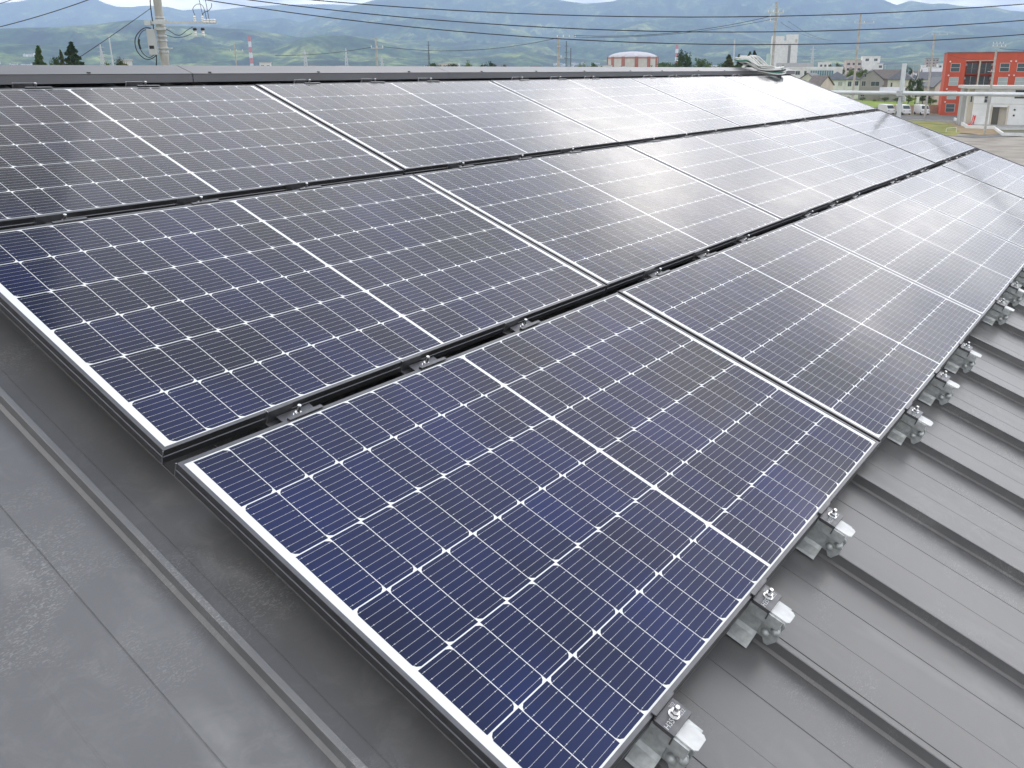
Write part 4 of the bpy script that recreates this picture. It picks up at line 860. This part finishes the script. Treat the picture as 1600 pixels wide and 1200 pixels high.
for px in (302.5, 313.5): insul(r, X0(px, 33), -.22, zz(36.5)); q = MB(); q.lathe([(.05, 0), (.075, -.05), (.05, -.10)], 10); q.build('insulator', black, r, (X0(px, 45), -.22, zz(45))); insul(r, X0(px + .8, 50), -.22, zz(48.5), True)
for px in (317, 321.5, 326.5, 330): q = MB(); q.lathe([(.05, 0), (.07, .04), (.05, .08), (.07, .12), (.03, .15)], 10); q.build('insulator', ceram, r, (X0(px, 37), -.24, zz(38.5)))
def loopc(pts, rad_, m=black, name='cable'):
    v3 = [Vector((X0(a, b), c, zz(b))) for a, b, c in pts]; o = []
    for i in range(len(v3) - 1):
        p0, p1, p2, p3 = v3[max(i - 1, 0)], v3[i], v3[i + 1], v3[min(i + 2, len(v3) - 1)]
        for j in range(6):
            t = j / 6; o.append(.5 * ((2 * p1) + (p2 - p0) * t + (2 * p0 - 5 * p1 + 4 * p2 - p3) * t * t + (3 * p1 - p0 - 3 * p2 + p3) * t ** 3))
    o.append(v3[-1]); q = MB(); q.tube(o, rad_, 7); return q.build(name, m, r, smooth=True)
loopc([(241, 45.5, -.2), (233, 45.5, -.3), (224, 55, -.33), (221, 66, -.33), (224, 80, -.33), (233, 91, -.3), (241, 92.5, -.25), (248, 87, -.2), (249, 79, -.16)], .016)
loopc([(240, 46.5, -.2), (231, 50, -.3), (226, 62, -.33), (229, 78, -.33), (236, 88, -.3), (242, 89.5, -.25), (247, 84, -.2)], .013)
loopc([(227, 62, -.34), (226.6, 68, -.34), (229, 77, -.34)], .035, name='splice_case')
loopc([(262, 46.5, -.2), (270, 51, -.25), (277, 55.5, -.25), (284, 55.5, -.25), (292, 49, -.25), (300, 43.5, -.22)], .011)
loopc([(261, 55, -.2), (267, 57, -.25), (276, 59.5, -.25), (288, 58.5, -.25), (299, 53.5, -.22)], .010)
loopc([(302.5, 26.5, -.22), (299.5, 17, -.22), (303, 11, -.22), (309, 9.5, -.22), (314, 14, -.22), (317, 24, -.22), (319, 34, -.22)], .010)
loopc([(313, 27, -.22), (315, 22, -.22), (321, 19.5, -.22), (325, 14, -.22), (325.5, 9.5, -.22), (324.5, 8.5, -.22)], .010)
loopc([(238, -30, -.17), (239.5, 10, -.17), (243.5, 40, -.175), (248, 75, -.18), (248.7, 97, -.18), (249, 140, -.19)], .018)
# wires: each hangs in its own upright plane
def wire(label, pix, d, rad, group='overhead wires', d2=None, ext=0, n=60):
    xs, ys = np.array([a for a, b in pix], float), np.array([b for a, b in pix], float); k = np.polyfit(xs - 800, ys, 2 if len(pix) > 2 else 1)
    X = np.linspace(xs[0] - ext, xs[-1] + ext, n); pts = []
    for x in X:
        dd_ = d if d2 is None else d + (d2 - d) * (x - X[0]) / (X[-1] - X[0]); pts.append(at(x, float(np.polyval(k, x - 800)), dd_))
    c = pts[n // 2]; q = MB(); q.tube([a - c for a in pts], rad, 6); o = q.build('overhead_wire', black, None, c, smooth=True); return tag(o, label, 'wire', group)
wire('uppermost of the three thick black wires over the mountains', [(499, 0), (650, 12.5), (800, 22.5), (1000, 26.8), (1160, 25.3), (1380, 17.9), (1600, 7.7)], 17, .0095, ext=1100)
wire('middle of the three thick black wires over the mountains', [(400, 0), (600, 24.5), (800, 42.5), (1025, 48.8), (1160, 48.7), (1380, 42.6), (1600, 33.6)], 17, .0095, ext=1100)
wire('lowest of the three thick black wires over the mountains', [(333, 0), (400, 12.5), (600, 38), (800, 58.8), (1025, 67), (1160, 68), (1380, 63.8), (1600, 55.8)], 17, .0095, ext=1100)
wire('black wire sloping up from the left edge to the top', [(0, 42), (40, 31), (90, 16.5), (137, 0)], 30, .014, ext=120)
wire('short wire crossing the upper left corner', [(-40, 14), (0, 5.5), (17, 0)], 32, .012, ext=20)
wire('straight stay wire running down left from the near pole', [(125, 89), (180, 52), (236, 12.5)], 31, .011, ext=0, d2=31.8)
wire('thin wire rising from the arm of the near pole', [(319, 34), (310, -5)], 31.8, .009, ext=0); wire('second thin wire rising from the arm of the near pole', [(328, 37), (320, -5)], 31.8, .009, ext=0)
wire('far wire sagging left to the thin concrete pole', [(430, 86.5), (480, 86), (530, 81), (580, 74)], 93, .022, ext=0, group='far wires'); wire('far wire sagging between thin and yellowish poles', [(600, 73), (650, 78), (700, 79.5), (760, 77), (800, 72), (873, 59)], 92, .024, ext=0, group='far wires')
wire('far wire running right from the yellowish pole', [(897, 55), (950, 56.5), (1010, 56), (1080, 47.5), (1140, 38), (1204, 26)], 90, .026, ext=0, group='far wires'); wire('lower far wire running right from the yellowish pole', [(897, 57.5), (950, 58.5), (1010, 57.5), (1080, 50), (1140, 41), (1210, 30)], 90, .020, ext=0, group='far wires')
wire('far wire falling right from the tall pole', [(1220, 35), (1250, 52), (1290, 62)], 100, .018, ext=0, group='far wires', d2=160)
wire('far wire falling right from the tall pole top arm', [(1232, 33), (1262, 52), (1305, 64)], 100, .018, ext=0, group='far wires', d2=160)
wire('far wire leaving right of the door pole', [(1562, 76), (1600, 78.5), (1660, 79)], 125, .03, ext=0, group='far wires')
wire('pale far wire from the red block roof to the door pole', [(1483, 86), (1520, 94), (1553, 97)], 140, .02, ext=0, group='far wires')
# ------------------------------------------------------------------ scaffold beside the far gable
XS = 10.3; yp = CAM.y + (XS - CAM.x) * math.tan(R(13.9)); r = empty('scaffold', (XS, yp, 0)); tag(r, 'galvanised scaffold post and guard rail beyond the right roof edge', 'scaffold')
pipe = mat('scaffold pipe', (.70, .73, .72), .42, .55, var=.12, vscale=5); zr = CAM.z - .27
q = MB(); q.tube([(0, 0, 0), (0, 0, CAM.z + .065)], .0265, 16); q.build('post', pipe, r, smooth=False)
q = MB(); q.tube([(-.055, -9, zr), (-.055, 4.2, zr)], .0243, 14); q.build('guard_rail', pipe, r)
q = MB(); q.tube([(-.055, -9, zr - 1.0), (-.055, 4.2, zr - 1.0)], .0243, 14); q.build('mid_rail', pipe, r)
for z in (zr, zr - 1.0):
    q = MB(); q.lathe([(.036, -.045), (.038, -.04), (.038, .03), (.034, .035)], 14); q.box(-.085, -.03, -.035, .035, -.032, .032); q.box(-.035, .045, -.055, -.028, -.10, -.045); q.build('coupler', galv, r, (0, 0, z))
q = MB(); q.lathe([(.0275, 0), (.0275, .004), (.02, .005)], 14); q.build('end_cap', pipe, r, (0, 0, CAM.z + .0652))
q = MB(); q.tube([(0, 3.9, 0), (0, 3.9, CAM.z + .06)], .0265, 14); q.build('post', pipe, r)
q = MB(); q.tube([(0, -8.8, 0), (0, -8.8, CAM.z + .06)], .0265, 14); q.build('post', pipe, r)
# ------------------------------------------------------------------ coil of cable lying over the end of the ridge
r = empty('cable_coil', (8.45, .20, OZ + .003)); tag(r, 'coil of white and black striped cable lying over the far end of the ridge cap', 'cable coil')
rnd = random.Random(4); cw = mat('white cable', (.72, .72, .68), .45); cg = mat('green cable', (.07, .22, .16), .45)
for i in range(22):
    a0, b0 = .23 + rnd.uniform(-.08, .04), .15 + rnd.uniform(-.05, .03); tilt = rnd.uniform(.02, .16); ph = rnd.uniform(0, 6.28); m_ = (cw, cw, cg, black, cw)[i % 5]; pts = []
    ox, oy = rnd.uniform(-.03, .03), rnd.uniform(-.03, .03)
    for k in range(49):
        a = 2 * math.pi * k / 48; x = ox + a0 * math.cos(a) + .02 * math.sin(2 * a + ph); y = oy + b0 * math.sin(a) + .015 * math.sin(3 * a + ph)
        X, Y = x * .62 + y * .78, -x * .78 + y * .62; wy = Y + .20; base = min(.075, max(0.0, (wy - .14) * .55))
        pts.append((X, Y, base + .014 + .0030 * i + tilt * .5 * (1 - math.cos(a + .5 * math.sin(ph))) * .5 + .010 * math.sin(3 * a + ph)))
    q = MB(); q.tube(pts, .0085 if m_ is not black else .0065, 7); q.build('loop', m_, r, smooth=True)
# ------------------------------------------------------------------ the air between here and the mountains
HZ = 1.1e-4
zmax = float(co[:, 2].max()) + 15; q = MB(); q.box(-3000, 25500, -12500, 25500, -5, zmax); hz = q.build('haze', bpy.data.materials.new('haze')); tag(hz, kind='stuff')
M = hz.data.materials[0]; M.use_nodes = True; t = M.node_tree; t.nodes.remove(t.nodes['Principled BSDF']); pv = t.nodes.new('ShaderNodeVolumePrincipled'); pv.inputs['Density'].default_value = HZ; pv.inputs['Color'].default_value = (.54, .71, 1, 1); pv.inputs['Anisotropy'].default_value = .2
t.links.new(pv.outputs[0], t.nodes['Material Output'].inputs['Volume'])
print('zmax', zmax)
